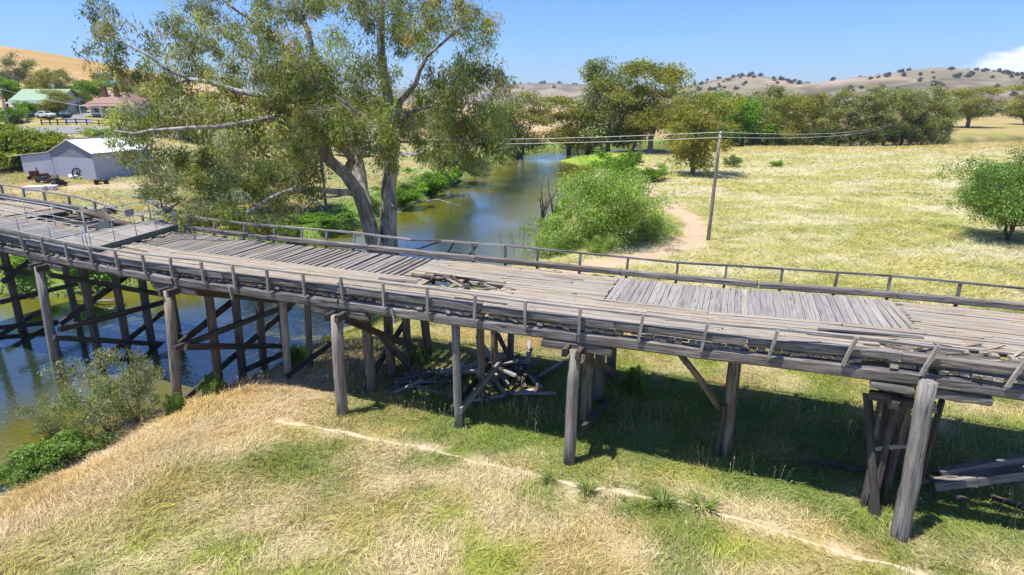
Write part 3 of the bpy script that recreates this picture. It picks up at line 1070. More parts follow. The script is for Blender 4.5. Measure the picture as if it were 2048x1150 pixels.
# rotten girder and splinters showing in the holes
log('rotten_log', B(-5.0, 2.72, 4.46), B(-1.0, 2.62, 4.44), 0.19, 0.16, 'rot', bridge, 9, 8, 0.035)
log('rotten_log', B(-5.6, 3.25, 4.72), B(-3.6, 2.95, 4.88), 0.10, 0.05, 'rot', bridge, 7, 6, 0.03)
beam('loose_plank', B(-5.2, 3.75, 4.80), B(-1.6, 3.55, 4.79), 0.17, 0.06, 'deck', bridge, 4, 0.01, 0.08)
beam('loose_plank', B(-3.9, 3.05, 4.86), B(-3.0, 2.55, 4.74), 0.13, 0.05, 'deck', bridge, 3, 0.012, 0.06)
beam('loose_plank', B(-4.8, 2.25, 4.80), B(-6.6, 2.3, 4.80), 0.16, 0.05, 'beam', bridge, 3, 0.012, 0.06)
log('twisted_limb', B(-4.5, 3.3, 4.72), B(-3.7, 3.0, 5.0), 0.07, 0.05, 'rot', bridge, 7, 3, 0.02)
log('twisted_limb', B(-3.7, 3.0, 5.0), B(-2.7, 2.5, 4.72), 0.05, 0.03, 'rot', bridge, 7, 3, 0.02)
log('twisted_limb', B(-4.6, 3.1, 4.6), B(-4.3, 2.7, 4.98), 0.09, 0.05, 'rot', bridge, 7, 3, 0.02)
for k in range(16):
    q = Vector((rr(-5.2, -1.2), rr(2.2, 3.5)))
    an = rr(-1.2, 1.2)
    ll = rr(0.3, 0.9)
    beam('splinter', B(q.x, q.y, 4.72 + rr(-.1, .05)), B(q.x + ll * math.cos(an), q.y + ll * math.sin(an), 4.72 + rr(-.12, .12)), rr(.04, .10), 0.04, 'deck', bridge, 2, 0.012, 0.06)
for q0, q1, v0, v1, r0 in ((10.9, 20, 1.35, 1.42, 0.20), (11.4, 20, 0.80, 0.95, 0.17)):
    log('rotten_log', B(q0, v0, 4.56), B(q1, v1, 4.50), r0, r0 * 0.9, 'rot', bridge, 9, 10, 0.03)
beam('loose_plank', B(9.2, 1.95, 4.86), B(12.0, 2.25, 4.83), 0.16, 0.06, 'tight', bridge, 3, 0.01, 0.06)
beam('loose_plank', B(8.9, 1.6, 4.81), B(11.7, 1.45, 4.80), 0.15, 0.05, 'deck', bridge, 3, 0.01, 0.08)
for k in range(22):
    uu, vv = rr(10.4, 15.5), rr(0.7, 2.0)
    an = rr(-0.9, 0.9)
    ll = rr(0.15, 0.7)
    beam('splinter', B(uu, vv, 4.74 + rr(-.05, .05)), B(uu + ll * math.cos(an), vv + ll * math.sin(an), 4.76 + rr(-.06, .1)), rr(.03, .09), 0.04, 'deck', bridge, 2, 0.012, 0.06)
for k in range(12):                                      # rotted plank ends hanging below the deck on the right
    uu = 13.0 + k * 0.16 + rr(-.05, .05)
    beam('splinter', B(uu, 1.6 + rr(-.2, .5), 4.15), B(uu + rr(-.2, .05), 1.4, 3.85 + rr(-.15, .1)), rr(.08, .14), 0.05, 'rot', bridge, 2, 0.01, 0.06)

# bents
def bpx(u, px, py, off=0.0):
    """the point of the upright plane of a bent that a pixel looks at, as (v, z)"""
    d = ray(px, py)
    o = OB + UD * (u + off)
    n = UD
    k = (o - Vector((0, 0, CAMZ))).dot(n) / d.dot(n)
    p = Vector((0, 0, CAMZ)) + d * k
    return (p - OB).dot(VD), p.z - zo(u + off)


def bracepx(u, x0, y0, x1, y1, off, ht=0.26):
    a, b = bpx(u, x0, y0, off), bpx(u, x1, y1, off)
    c = lambda q: (min(7.2, max(-0.7, q[0])), min(4.15, max(-2.2, q[1])))
    a, b = c(a), c(b)
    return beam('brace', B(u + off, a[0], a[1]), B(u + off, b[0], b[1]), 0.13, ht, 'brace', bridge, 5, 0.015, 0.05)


VP = (0.15, 1.7, 3.2, 4.7, 6.15)


def pile(u, v, ztop, r0, mat, du=0.0, dv=0.0, name='pile', r1=None):
    b_ = BG(u + du, v + dv, -0.45)
    return log(name, b_, B(u, v, ztop), r1 or r0 * 1.05, r0, mat, bridge, 14, 4, 0.01)


def bent(u, rad_, braces, low=None, mats=None, rake=0.28, vs_=VP):
    for k, v in enumerate(vs_):
        dv = -rake if k == 0 else (rake if k == len(vs_) - 1 else 0.0)
        m_ = (mats or ['pile_grey'] + ['pile'] * 4)[k]
        pile(u + rr(-.05, .05), v - (0.34 if k == 0 else 0), 3.98 if k else 4.02, rad_ * rr(0.92, 1.06), m_, 0.0 if u > -10 else -0.35 - rr(0, 0.15), dv)
    # pair of cap timbers
    for s_ in (-1, 1):
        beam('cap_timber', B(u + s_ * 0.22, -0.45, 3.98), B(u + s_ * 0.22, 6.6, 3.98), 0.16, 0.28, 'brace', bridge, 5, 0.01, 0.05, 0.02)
    # corbels under the girders
    for v in (0.22, 1.7, 3.1, 4.5, 5.95):
        hc = 0.30 if v < 1 else 0.19
        beam('corbel', B(u - 1.15, v, 4.15 - hc / 2), B(u + 1.15, v, 4.15 - hc / 2), 0.30, hc, 'beam' if v < 1 else 'pile', bridge, 4, 0.01, 0.1, 0.05)
    for (v0, z0, v1, z1, off) in braces:
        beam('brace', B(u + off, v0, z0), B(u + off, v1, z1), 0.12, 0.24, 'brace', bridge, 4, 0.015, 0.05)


UA, UB, UC, UE, UF = BENTS[0], BENTS[1], BENTS[2], BENTS[3], BENTS[4]
bent(UA, 0.20, [])
for q in ((0, 605, 155, 567, .3), (0, 690, 95, 615, -.34), (0, 535, 60, 547, .3), (5, 565, 60, 522, .44), (0, 655, 120, 668, .3)):
    bracepx(UA, *q)
bent(UB, 0.20, [])
for q in ((117, 660, 345, 600, .32), (122, 647, 262, 545, -.34), (107, 676, 330, 688, .46), (185, 735, 345, 610, -.36), (102, 550, 345, 592, .34), (275, 722, 322, 690, .34)):
    bracepx(UB, *q)
bent(UC, 0.20, [])
for q in ((367, 582, 562, 602, .3), (350, 695, 475, 595, -.34), (350, 698, 587, 606, .32), (370, 694, 570, 692, .46), (372, 797, 582, 612, -.36), (485, 742, 570, 706, .32)):
    bracepx(UC, *q)
bent(UE, 0.20, [])
for q in ((695, 640, 865, 710, .34), (705, 815, 815, 635, -.36), (765, 675, 870, 785, .46)):
    bracepx(UE, *q)
bent(UF, 0.20, [], vs_=(0.15, 2.1, 4.2, 6.3))
for q in ((1164, 716, 1234, 747, .36), (1158, 885, 1226, 700, -.38), (1166, 862, 1248, 757, .38)):
    bracepx(UF, *q)
# propping rows of thinner piles
for v, mat in ((0.45, 'pile_grey'), (2.6, 'pile'), (4.0, 'pile'), (5.9, 'pile')):
    pile(-2.3, v, 4.15, 0.15, mat)
beam('brace', B(-2.12, 0.3, 0.75), B(-2.12, 4.2, 1.0), 0.10, 0.24, 'pile_grey', bridge, 4, 0.012, 0.04)
beam('brace', B(-2.50, 0.3, 0.7), B(-2.50, 4.2, 0.95), 0.10, 0.24, 'brace', bridge, 4, 0.012, 0.04)
pile(-11.2, 1.9, 4.15, 0.15, 'pile_grey', -0.3)
pile(-11.2, 3.5, 4.15, 0.15, 'pile', -0.4)
pile(-11.1, 5.6, 4.15, 0.15, 'pile', -0.3)
beam('brace', B(-11.3, 1.6, -0.05), B(-11.3, 5.2, 0.25), 0.10, 0.22, 'brace', bridge, 4, 0.012, 0.04)
pile(7.0, 1.95, 4.15, 0.20, 'pile', 0.05)
log('brace', B(4.9, 1.75, 4.1), B(6.75, 1.85, 1.75), 0.11, 0.12, 'pile', bridge, 8, 4, 0.012)
beam('brace', B(6.85, 1.70, 2.0), BG(6.80, 1.75, -0.1), 0.12, 0.12, 'brace', bridge, 3, 0.01, 0.03)
# right-hand bent with its massive outer pile
log('pile', BG(11.78, -0.52, -0.5), B(11.62, -0.30, 4.50), 0.235, 0.205, 'pile_grey', bridge, 26, 7, 0.012)
for q in ((11.05, 0.75, 10.95, 0.9, .17), (11.2, 0.5, 11.35, 0.8, .2), (11.6, 0.9, 11.5, 1.1, .18)):
    beam('split_timber', BG(q[0], q[1], -0.1), B(q[2], q[3], 3.5), q[4], q[4] * 0.8, 'rot', bridge, 6, 0.03, 0.12, 0.02, up=UD)
for u_, v_, r_ in ((11.35, 1.25, 0.22), (11.75, 1.9, 0.23), (12.2, 3.1, 0.20), (12.5, 4.6, 0.20), (12.8, 6.15, 0.20)):
    pile(u_, v_, 4.1, r_, 'pile', rr(-.05, .05))
beam('cap_timber', B(11.1, 0.0, 3.55), B(11.1, 6.4, 3.75), 0.18, 0.28, 'pile', bridge, 4, 0.012, 0.06)
beam('cap_timber', B(10.6, 0.55, 3.52), B(12.1, 0.15, 3.58), 0.16, 0.26, 'rot', bridge, 4, 0.012, 0.08)
beam('corbel', B(10.45, 0.12, 4.05), B(11.45, 0.02, 4.03), 0.30, 0.17, 'beam', bridge, 4, 0.01, 0.03, 0.03)
beam('corbel', B(11.8, 0.25, 3.98), B(13.2, 0.25, 3.97), 0.32, 0.26, 'beam', bridge, 4, 0.012, 0.04, 0.05)
for v in (1.7, 3.1, 4.5, 5.95):
    beam('corbel', B(10.5, v, 4.07), B(12.7, v, 4.07), 0.30, 0.19, 'pile', bridge, 4, 0.01, 0.1, 0.05)
beam('brace', BG(11.35, 0.25, -0.1), B(10.65, 1.05, 3.3), 0.13, 0.20, 'brace', bridge, 4, 0.012, 0.04)
log('brace', BG(11.9, 0.75, 0.0), B(11.95, 0.25, 3.4), 0.11, 0.10, 'pile', bridge, 8, 4, 0.012)
log('brace', BG(12.7, 1.9, 0.0), B(12.3, 0.6, 3.6), 0.09, 0.08, 'brace', bridge, 8, 4, 0.02)
beam('brace', B(11.0, 0.7, 1.75), B(12.0, 0.35, 2.3), 0.05, 0.12, 'pile_grey', bridge, 3, 0.012, 0.06)
bent(20.6, 0.21, [])
# old far side at the left end: kerb fallen in, rail drooping
log('rotten_log', B(-28.4, 5.5, 4.95), B(-24.4, 5.75, 4.55), 0.20, 0.17, 'rot', bridge, 9, 6, 0.03)
beam('kerb_beam', B(-37, 5.9, 4.93), B(-28.6, 5.95, 4.92), 0.24, 0.28, 'beam', bridge, 8, 0.012, 0.04, 0.05)
for q, zt in ((-36.4, 5.55), (-34.4, 5.5), (-32.5, 5.5), (-30.4, 5.5), (-28.3, 5.45), (-24.6, 5.1), (-23.2, 5.0)):
    beam('rail_post', B(q, 6.25, 4.4), B(q + rr(-.1, .06), 6.28, zt), 0.11, 0.10, 'rail', bridge, 3, 0.006, 0.02, up=UD)
beam('hand_rail', B(-37.5, 6.27, 5.55), B(-29.6, 6.27, 5.5), 0.10, 0.08, 'rail', bridge, 6, 0.008, 0.02)
beam('hand_rail', B(-29.6, 6.27, 5.5), B(-26.2, 6.25, 5.1), 0.10, 0.08, 'rail', bridge, 6, 0.01, 0.02, bow=-0.06)
beam('hand_rail', B(-26.2, 6.25, 5.1), B(-23.0, 6.3, 5.0), 0.09, 0.07, 'rail', bridge, 6, 0.01, 0.02, bow=0.05)
for k in range(6):
    beam('loose_plank', B(-29.5 + k * 0.7, 3.9 + rr(-.2, .2), 4.62), B(-28.7 + k * 0.75, 5.6 + rr(-.3, .2), 4.55 + rr(-.15, .05)), rr(.12, .2), 0.07, 'rot', bridge, 3, 0.012, 0.08)

# ------------------------------------------------------------------ steel walkway laid over the old deck at the left
walk = thing('steel_walkway', B(-23, 3, 4.8), 'pale boarded steel walkway with pipe rails laid over the bridge deck', 'walkway')
WZ = 5.02


def wboard(p0, p1, wd):
    beam('walkway_board', p0, p1, wd, 0.045, 'tight', walk, 1, 0.002, 0.006)


q = 0.75
while q < 5.95:                                          # transverse leg: boards run along u
    wboard(B(-23.45, q + 0.085, WZ), B(-20.85 - (q - 0.75) * 0.16, q + 0.085, WZ), 0.163)
    q += 0.17
q = -37.0
while q < -23.6:                                         # long leg: boards run across
    wboard(B(q + 0.085, 0.62, WZ), B(q + 0.085, 2.35, WZ), 0.163)
    q += 0.17
for p0, p1 in ((B(-20.84, 0.70, 4.90), B(-21.68, 5.98, 4.90)), (B(-23.5, 2.4, 4.90), B(-23.5, 5.98, 4.90)), (B(-37, 2.40, 4.90), B(-23.5, 2.40, 4.90)), (B(-37, 0.58, 4.90), B(-20.9, 0.64, 4.90)), (B(-23.5, 6.03, 4.90), B(-21.7, 6.03, 4.90))):
    beam('edge_channel', p0, p1, 0.07, 0.27, 'fascia', walk, 2, 0.0, 0.0)


def wrail(pts, hgt=1.05, inset=0.0):
    tops = []
    for p in pts:
        t0 = p + Vector((0, 0, hgt))
        log('rail_stanchion', p - Vector((0, 0, 0.12)), t0, 0.021, 0.021, 'galv', walk, 6, 1, 0.0)
        tops.append(t0)
    for a_, b_ in zip(tops[:-1], tops[1:]):
        log('top_pipe', a_, b_, 0.023, 0.023, 'galv', walk, 6, 1, 0.0)
        dn_ = Vector((0, 0, hgt * 0.5))
        log('middle_pipe', a_ - dn_, b_ - dn_, 0.017, 0.017, 'galv', walk, 6, 1, 0.0)


wrail([B(-20.80 - 0.16 * (k * 1.28), 0.72 + k * 1.28, WZ) for k in range(5)])
wrail([B(-23.52, 2.42 + k * 1.18, WZ) for k in range(4)])
wrail([B(-36.5 + k * 2.15, 2.42, WZ) for k in range(7)])
wrail([B(-36.5 + k * 2.2, 0.60, WZ) for k in range(8)] + [B(-20.95, 0.66, WZ)])
wrail([B(-23.52, 5.98, WZ), B(-21.7, 6.02, WZ)])
beam('notice_plate', B(-20.86, 1.25, WZ + 0.95), B(-20.97, 1.85, WZ + 0.95), 0.02, 0.34, 'sign', walk, 1, 0.0, 0.0)
beam('notice_plate', B(-23.50, 4.55, WZ + 0.62), B(-23.50, 5.05, WZ + 0.62), 0.02, 0.34, 'sign', walk, 1, 0.0, 0.0)

# ------------------------------------------------------------------ timbers lying on the ground
def fallen(p0, p1, wd, ht, mat, label, group=None, name='fallen_timber', rnd=False):
    if rnd:
        o = log(name, p0, p1, wd, ht, mat, None, 8, 5, 0.02)
    else:
        o = beam(name, p0, p1, wd, ht, mat, None, 4, 0.012, 0.06, 0.02)
    return tag(o, label, 'timber', group)


fallen(B(13.0, 1.75, 0.30), B(16.6, 3.0, 1.05), 0.34, 0.30, 'beam', 'heavy squared grey beam lying broken at the right edge under the bridge', name='fallen_beam')
fallen(B(13.2, 2.1, 0.55), B(16.6, 3.35, 1.30), 0.18, 0.26, 'beam', 'split grey half beam resting along the heavy fallen beam', name='fallen_beam')
for p, q, ww in (((12.2, 1.3, .5), (14.3, 3.0, .1), .16), ((12.6, 2.3, .25), (13.8, 1.5, .15), .14), ((12.0, 2.2, .7), (13.9, 2.6, .15), .15), ((14.6, 2.0, .1), (16.9, 1.2, .12), .18), ((12.3, 3.0, .9), (13.1, 2.2, .1), .12)):
    lab_ = {(12.2, 1.3): 'longest broken timber slanting down in the jumble beside the massive right pile', (12.6, 2.3): 'short broken timber lying low in the jumble right of the massive pile', (12.0, 2.2): 'broken timber leaning behind the massive right pile', (14.6, 2.0): 'broken timber lying flat in front of the heavy fallen beam', (12.3, 3.0): 'thin broken timber at the back of the jumble behind the massive pile'}[p[:2]]
    fallen(B(*p), B(*q), ww, 0.12, 'rot', lab_, 'broken timbers at the right pile')
HG = 'timbers of the heap under the bridge'
hp = []
random.seed(23)
for k in range(34):
    cu, cv = random.gauss(-2.3, 0.9), random.gauss(4.7, 0.9)
    an = random.choice((0.2, 0.9, -0.5, 1.5, 2.3)) + random.gauss(0, 0.25)
    ll = rr(0.9, 2.9)
    zc = 0.12 + 0.9 * math.exp(-((cu + 2.2) ** 2 + (cv - 4.7) ** 2) / 1.2) * random.random()
    tilt = random.gauss(0, 0.18)
    dx_, dy_ = math.cos(an) * ll / 2, math.sin(an) * ll / 2
    z0, z1 = max(0.05, zc + tilt * ll / 2), max(0.05, zc - tilt * ll / 2)
    fallen(B(cu - dx_, cv - dy_, z0), B(cu + dx_, cv + dy_, z1), rr(.10, .2), rr(.06, .12), random.choice(('dead', 'dead', 'rail', 'rot')), 'loose grey plank in the heap of fallen timbers under the bridge', HG)
fallen(B(-3.6, 5.2, 1.6), B(-1.7, 4.0, 0.1), 0.17, 0.14, 'dead', 'long pale beam leaning out of the top of the timber heap', name='fallen_beam')
fallen(B(-2.9, 5.9, 1.5), B(-0.9, 3.9, 0.15), 0.18, 0.15, 'rot', 'dark beam slanting down the right side of the timber heap', name='fallen_beam')
for k in range(13):
    cu, cv = rr(-6.2, -4.0), rr(2.0, 4.3)
    an = random.gauss(0.6, 0.5)
    ll = rr(0.9, 2.6)
    p0 = BG(cu - math.cos(an) * ll / 2, cv - math.sin(an) * ll / 2, 0.07 + rr(0, .12))
    p1 = BG(cu + math.cos(an) * ll / 2, cv + math.sin(an) * ll / 2, 0.07 + rr(0, .2))
    fallen(p0, p1, rr(.12, .2), 0.08, random.choice(('dead', 'beam', 'rot')), 'fallen plank lying in the shade beside the crossed braces', 'planks lying by the crossed braces')
for k in range(3):
    c_ = at(1640 + k * 45, 925 + k * 8, 0.08)
    fallen(c_ + Vector((-.6, .1, 0)), c_ + Vector((.6, -.1, .03)), 0.12, 0.08, 'rot', 'dark plank in shaded grass left of the massive right pile, %s from the left' % ORD[k], 'dark planks in shaded grass')

# ------------------------------------------------------------------ trees
PAL = {
    'gum': [((0.18, 0.225, 0.05), 4), ((0.25, 0.27, 0.07), 3), ((0.32, 0.245, 0.075), 1), ((0.38, 0.39, 0.20), 2)],
    'gumgold': [((0.22, 0.255, 0.045), 4), ((0.30, 0.285, 0.055), 3), ((0.36, 0.28, 0.06), 1)],
    'gumdark': [((0.13, 0.175, 0.05), 4), ((0.17, 0.205, 0.06), 2), ((0.21, 0.22, 0.07), 1)],
    'gumblue': [((0.12, 0.145, 0.090), 3), ((0.16, 0.18, 0.11), 2)],
    'bright': [((0.155, 0.30, 0.022), 3), ((0.21, 0.37, 0.030), 2), ((0.11, 0.21, 0.02), 2)],
    'willow': [((0.32, 0.47, 0.09), 3), ((0.44, 0.57, 0.17), 2), ((0.20, 0.31, 0.06), 2)],
    'willow2': [((0.19, 0.30, 0.065), 3), ((0.27, 0.38, 0.10), 2), ((0.135, 0.215, 0.045), 2)],
    'hedge': [((0.21, 0.26, 0.025), 3), ((0.29, 0.33, 0.035), 2), ((0.14, 0.17, 0.025), 2)],
    'silver': [((0.24, 0.29, 0.11), 3), ((0.36, 0.40, 0.21), 2), ((0.18, 0.24, 0.06), 2), ((0.30, 0.23, 0.12), 1)],
    'hill': [((0.10, 0.115, 0.08), 3), ((0.14, 0.145, 0.10), 1)],
}


def pick_cols(pal, n, r):
    cs = np.array([c for c, _ in PAL[pal]])
    wt = np.array([k for _, k in PAL[pal]], float)
    return cs[r.choice(len(cs), n, p=wt / wt.sum())]


def leaves(centers, ccol, per, sig, size, aspect, droop, r, vs=0.8):
    """leaf-shaped faces spread about clump centres"""
    n = len(centers) * per
    c = np.repeat(centers, per, 0)
    sg = np.repeat(np.asarray(sig) * (0.6 + 0.8 * r.random(len(centers))), per) if np.ndim(sig) == 0 else np.repeat(sig, per)
    off = r.normal(0, 1, (n, 3))
    off *= np.minimum(1, 1.7 / np.maximum(1e-6, np.linalg.norm(off, axis=1)))[:, None]
    p = c + off * sg[:, None] * np.array([1, 1, vs])
    d = r.normal(0, 1, (n, 3)) * (1 - droop)
    d[:, 2] -= droop * 1.6
    d /= np.linalg.norm(d, axis=1)[:, None]
    q = r.normal(0, 1, (n, 3))
    q -= (q * d).sum(1)[:, None] * d
    q /= np.linalg.norm(q, axis=1)[:, None]
    L = size * (0.6 + 0.8 * r.random(n))
    W = L * aspect * (0.7 + 0.6 * r.random(n))
    V = np.stack([p, p + d * (L * 0.45)[:, None] + q * (W / 2)[:, None], p + d * L[:, None], p + d * (L * 0.45)[:, None] - q * (W / 2)[:, None]], 1).reshape(-1, 3)
    k = np.arange(n) * 4
    Q = np.stack([k, k + 1, k + 2, k + 3], 1)
    col = np.repeat(ccol, per, 0) * (1 + r.normal(0, 0.15, n))[:, None]
    C = np.repeat(np.clip(col, 0.008, 0.6), 4, 0)
    return V, Q, C


def grow(nodes, par, clumps, step, r, wob=0.12, sag=0.1):
    """join every clump to the nearest branch node; returns nodes and parents"""
    P = [np.array(p, float) for p in nodes]
    par = list(par)
    order = np.argsort([min(np.linalg.norm(c - p) for p in P[::2] or P) for c in clumps])
    arr = np.array(P)
    tips = []
    for i in order:
        c = clumps[i]
        d = arr - c
        dist = np.sqrt((d ** 2).sum(1)) + np.clip(d[:, 2], 0, None) * 0.9
        j = int(np.argmin(dist))
        base = arr[j]
        dd = np.linalg.norm(c - base)
        m = max(1, int(dd / step))
        new = []
        prev = j
        for k in range(1, m + 1):
            f = k / m
            p = base + (c - base) * f
            if k < m:
                p = p + r.normal(0, wob * step, 3) + np.array([0, 0, math.sin(math.pi * f) * sag * dd])
            new.append(p)
            par.append(prev)
            prev = len(arr) + len(new) - 1
        arr = np.vstack([arr, new])
        tips.append(prev)
    return arr, par, tips


def tubes(arr, par, rad_, mat, sides=5, big=0.08):
    V, Fq = [], []
    n0 = 0
    ch = {}
    for i, p in enumerate(par):
        if p >= 0:
            ch.setdefault(p, []).append(i)
    for i, p in enumerate(par):
        if p < 0:
            continue
        a, b = arr[p], arr[i]
        ra, rb = min(rad_[p], rad_[i] * 1.35), rad_[i]
        x = b - a
        l = np.linalg.norm(x)
        if l < 1e-5:
            continue
        x = x / l
        b = b + x * rb * 0.3
        u_ = np.cross(x, [0.3, 0.5, 0.81])
        u_ /= np.linalg.norm(u_)
        v_ = np.cross(x, u_)
        s_ = sides + 4 if rb > big * 2 else (sides if rb > big * 0.35 else 3)
        an = np.arange(s_) * 2 * math.pi / s_
        cs = np.cos(an)[:, None] * u_ + np.sin(an)[:, None] * v_
        V += [a + cs * ra, b + cs * rb]
        k = np.arange(s_)
        Fq.append(np.stack([n0 + k, n0 + (k + 1) % s_, n0 + s_ + (k + 1) % s_, n0 + s_ + k], 1))
        n0 += 2 * s_
    return big_mesh('trunk', np.vstack(V), [np.vstack(Fq)], M[mat], None, True)


def radii(arr, par, tip, maxr, power=2.4):
    n = len(par)
    acc = np.zeros(n)
    has = np.zeros(n, bool)
    for i in range(n - 1, -1, -1):
        if not has[i]:
            acc[i] = tip ** power
        if par[i] >= 0:
            acc[par[i]] += acc[i]
            has[par[i]] = True
    rad_ = acc ** (1 / power)
    return rad_ * (maxr / max(rad_[0], 1e-6)) ** np.clip((rad_ - tip) / max(rad_[0] - tip, 1e-6), 0, 1)


def crown_points(h, wd, base, n, r, lobes=7, round_=False):
    """clump centres in a lumpy crown standing on the origin"""
    L = []
    zc, hr = (h + base) / 2, (h - base) / 2
    for k in range(lobes):
        a = 2.4 * k + r.random()
        f = (k + 0.5) / lobes
        z = zc + hr * (2 * f - 1) * (0.62 if round_ else 0.80)
        q = wd * 0.5 * (0.56 if not round_ else 0.42) * math.sqrt(max(0.05, 1 - ((z - zc) / hr) ** 2))
        if round_:
            q *= 0.9
        L.append((np.array([q * math.cos(a), q * math.sin(a), z]), wd * ((0.24 if round_ else 0.155) + 0.10 * r.random()) * (1.3 if round_ else 1), hr * ((0.30 if round_ else 0.20) + 0.14 * r.random()) * (1.2 if round_ else 1)))
    out = []
    sub = wd * 0.05
    while len(out) < n:
        c, rx, rz_ = L[r.integers(len(L))]
        d = r.normal(0, 1, 3)
        d /= np.linalg.norm(d)
        q = r.random() ** 0.45
        p = c + d * np.array([rx, rx, rz_]) * q
        if round_ and r.random() < 0.05:
            p = c + d * np.array([rx, rx, rz_]) * r.uniform(1.0, 1.28)
        for j in range(4):
            g = p + r.normal(0, sub, 3) * np.array([1, 1, 0.8])
            if g[2] > base * 0.85:
                out.append(g)
    return np.array(out[:n])


def make_tree(seed, h, wd, base, pal, nclump, per, sig, size, aspect=0.3, droop=0.5, mat='bark', tr=0.28, stems=1, lobes=7, round_=False, forkz=None, bushy=False):
    r = np.random.default_rng(seed)
    cl = crown_points(h, wd, base, nclump, r, lobes, round_)
    nodes, par = [np.array([0, 0, -0.3])], [-1]
    for s_ in range(stems):
        an = 2 * math.pi * s_ / stems + r.random()
        lean = (0.0 if stems == 1 else 0.28) + 0.06 * r.random()
        prev = 0
        fz = forkz or (base + (h - base) * 0.45)
        m = 6
        for k in range(1, m + 1):
            f = k / m
            nodes.append(np.array([math.cos(an) * lean * fz * f + r.normal(0, 0.02 * h * 0.3), math.sin(an) * lean * fz * f + r.normal(0, 0.02 * h * 0.3), fz * f]))
            par.append(prev)
            prev = len(nodes) - 1
    arr, par, tips = grow(nodes, par, cl, max(0.5, wd * 0.11), r)
    rad_ = radii(arr, par, max(0.012, tr * 0.05), tr)
    tm = tubes(arr, par, rad_, mat, 5, tr * 0.3)
    ccol = pick_cols(pal, nclump, r) * (0.62 + 0.75 * r.random(nclump))[:, None]
    V, Q, C = leaves(cl, ccol, per, sig, size, aspect, droop, r)
    return tm, big_mesh('crown', V, [Q], M['leaf'], C)


PROTO = {}


def proto(key, *a, **k):
    if key not in PROTO:
        PROTO[key] = make_tree(*a, **k)
    return PROTO[key]


def plant(name, label, cat, me, loc, sc=(1, 1, 1), rz=0.0, group=None):
    o = thing(name, loc, label, cat, group, rz, sc)
    local('trunk', me[0], o)
    local('crown', me[1], o)
    return o


# proto trees, 16 m tall and 9 m wide
for k in range(3):
    proto('gum%d' % k, 40 + k, 16, 9.5, 1.9, 'gum', 220, 68, 0.74, 0.42, 0.34, 0.45, 'bark', 0.34, 1 + (k == 1), 13)
    proto('gold%d' % k, 50 + k, 16, 10, 1.9, 'gumgold', 220, 68, 0.74, 0.42, 0.34, 0.45, 'bark', 0.34, 1 + (k == 2), 13)
for k in range(2):
    proto('darkgum%d' % k, 60 + k, 16, 11, 1.5, 'gumdark', 200, 64, 0.78, 0.43, 0.36, 0.4, 'darkbark', 0.36, 1, 12)
proto('bright0', 71, 16, 11, 1.0, 'bright', 180, 58, 0.80, 0.46, 0.55, 0.3, 'darkbark', 0.3, 1, 8, True)
proto('tall0', 72, 16, 7.6, 1.4, 'gum', 200, 62, 0.62, 0.40, 0.34, 0.5, 'bark', 0.26, 2, 14)
proto('tall1', 73, 16, 7.0, 1.0, 'gum', 200, 62, 0.60, 0.40, 0.34, 0.5, 'bark', 0.24, 2, 14)
proto('bush0', 74, 4, 5.5, 0.1, 'bright', 120, 44, 0.36, 0.26, 0.5, 0.25, 'darkbark', 0.10, 3, 7, True)
proto('bush1', 75, 4, 5.5, 0.1, 'hedge', 140, 50, 0.34, 0.24, 0.5, 0.2, 'darkbark', 0.10, 3, 8, True)
proto('bush2', 76, 4, 5.5, 0.1, 'gumdark', 120, 44, 0.36, 0.26, 0.5, 0.25, 'darkbark', 0.10, 3, 7, True)


def tree_px(key, px, base_y, top_y, wpx, label, name='gum_tree', cat='tree', z=0.0, group=None, dist=None, H0=16.0, W0=9.5):
    """stand a tree so that it fills a place in the photograph; its distance comes from the ground it stands on"""
    if dist is None:
        p = at(px, base_y, z)
    else:
        p = at_y(px, base_y, dist)
    gz = hz(p.x, p.y)
    d = p.y * CP - (gz - CAMZ) * SP
    topp = at_y(px, top_y, p.y)
    h_ = max(1.0, topp.z - gz)
    wd_ = wpx * (1.22 if H0 > 10 else 1.1) / F_PX * d
    return plant(name, label, cat, PROTO[key], (p.x, p.y, gz), (wd_ / W0, wd_ / W0, h_ / H0), random.uniform(0, 6.28), group)


random.seed(5)
# middle ground, right of the river
tree_px('gold0', 1384, 350, 182, 122, 'lone olive and gold gum with short forked trunk left of the leaning pole')
tree_px('gold1', 1300, 306, 112, 128, 'tallest gum of the far bank with a broad gold green crown')
tree_px('gum0', 1215, 300, 118, 112, 'open crowned gum standing against the left of the tallest gum')
tree_px('gold2', 1262, 300, 195, 90, 'lower gold gum filling in below the two tallest gums')
tree_px('gold1', 1138, 296, 186, 112, 'rounded golden gum leaning over the river bend')
tree_px('gold0', 1175, 292, 200, 80, 'small golden gum between the river bend and the tall gums')
tree_px('gum1', 1042, 303, 178, 118, 'dark olive gum on the far bank where the river bends')
tree_px('darkgum0', 985, 305, 195, 90, 'shady gum left of the river bend beside the big tree crown', dist=165)
tree_px('gum2', 905, 360, 215, 95, 'dark trunked gum leaning from the far bank right of the big tree', dist=95)
tree_px('darkgum1', 1405, 282, 178, 86, 'dark gum behind the lone olive and gold gum', dist=190)
tree_px('bright0', 1482, 288, 178, 92, 'vivid green broad tree among the dull gums', 'leafy_tree', W0=11)
tree_px('gum0', 1528, 282, 172, 70, 'tall gum just behind the vivid green tree', dist=200)
tree_px('gold2', 1562, 288, 188, 78, 'gold tinged gum next right of the vivid green tree')
tree_px('gold0', 1610, 286, 184, 78, 'bushy gold green gum second right of the vivid green tree')
tree_px('darkgum0', 1645, 280, 196, 60, 'dark gum showing in the gap at the middle of the grove', dist=200)
tree_px('tall0', 1678, 290, 173, 74, 'upright pale stemmed gum at the middle of the grove', W0=7.6)
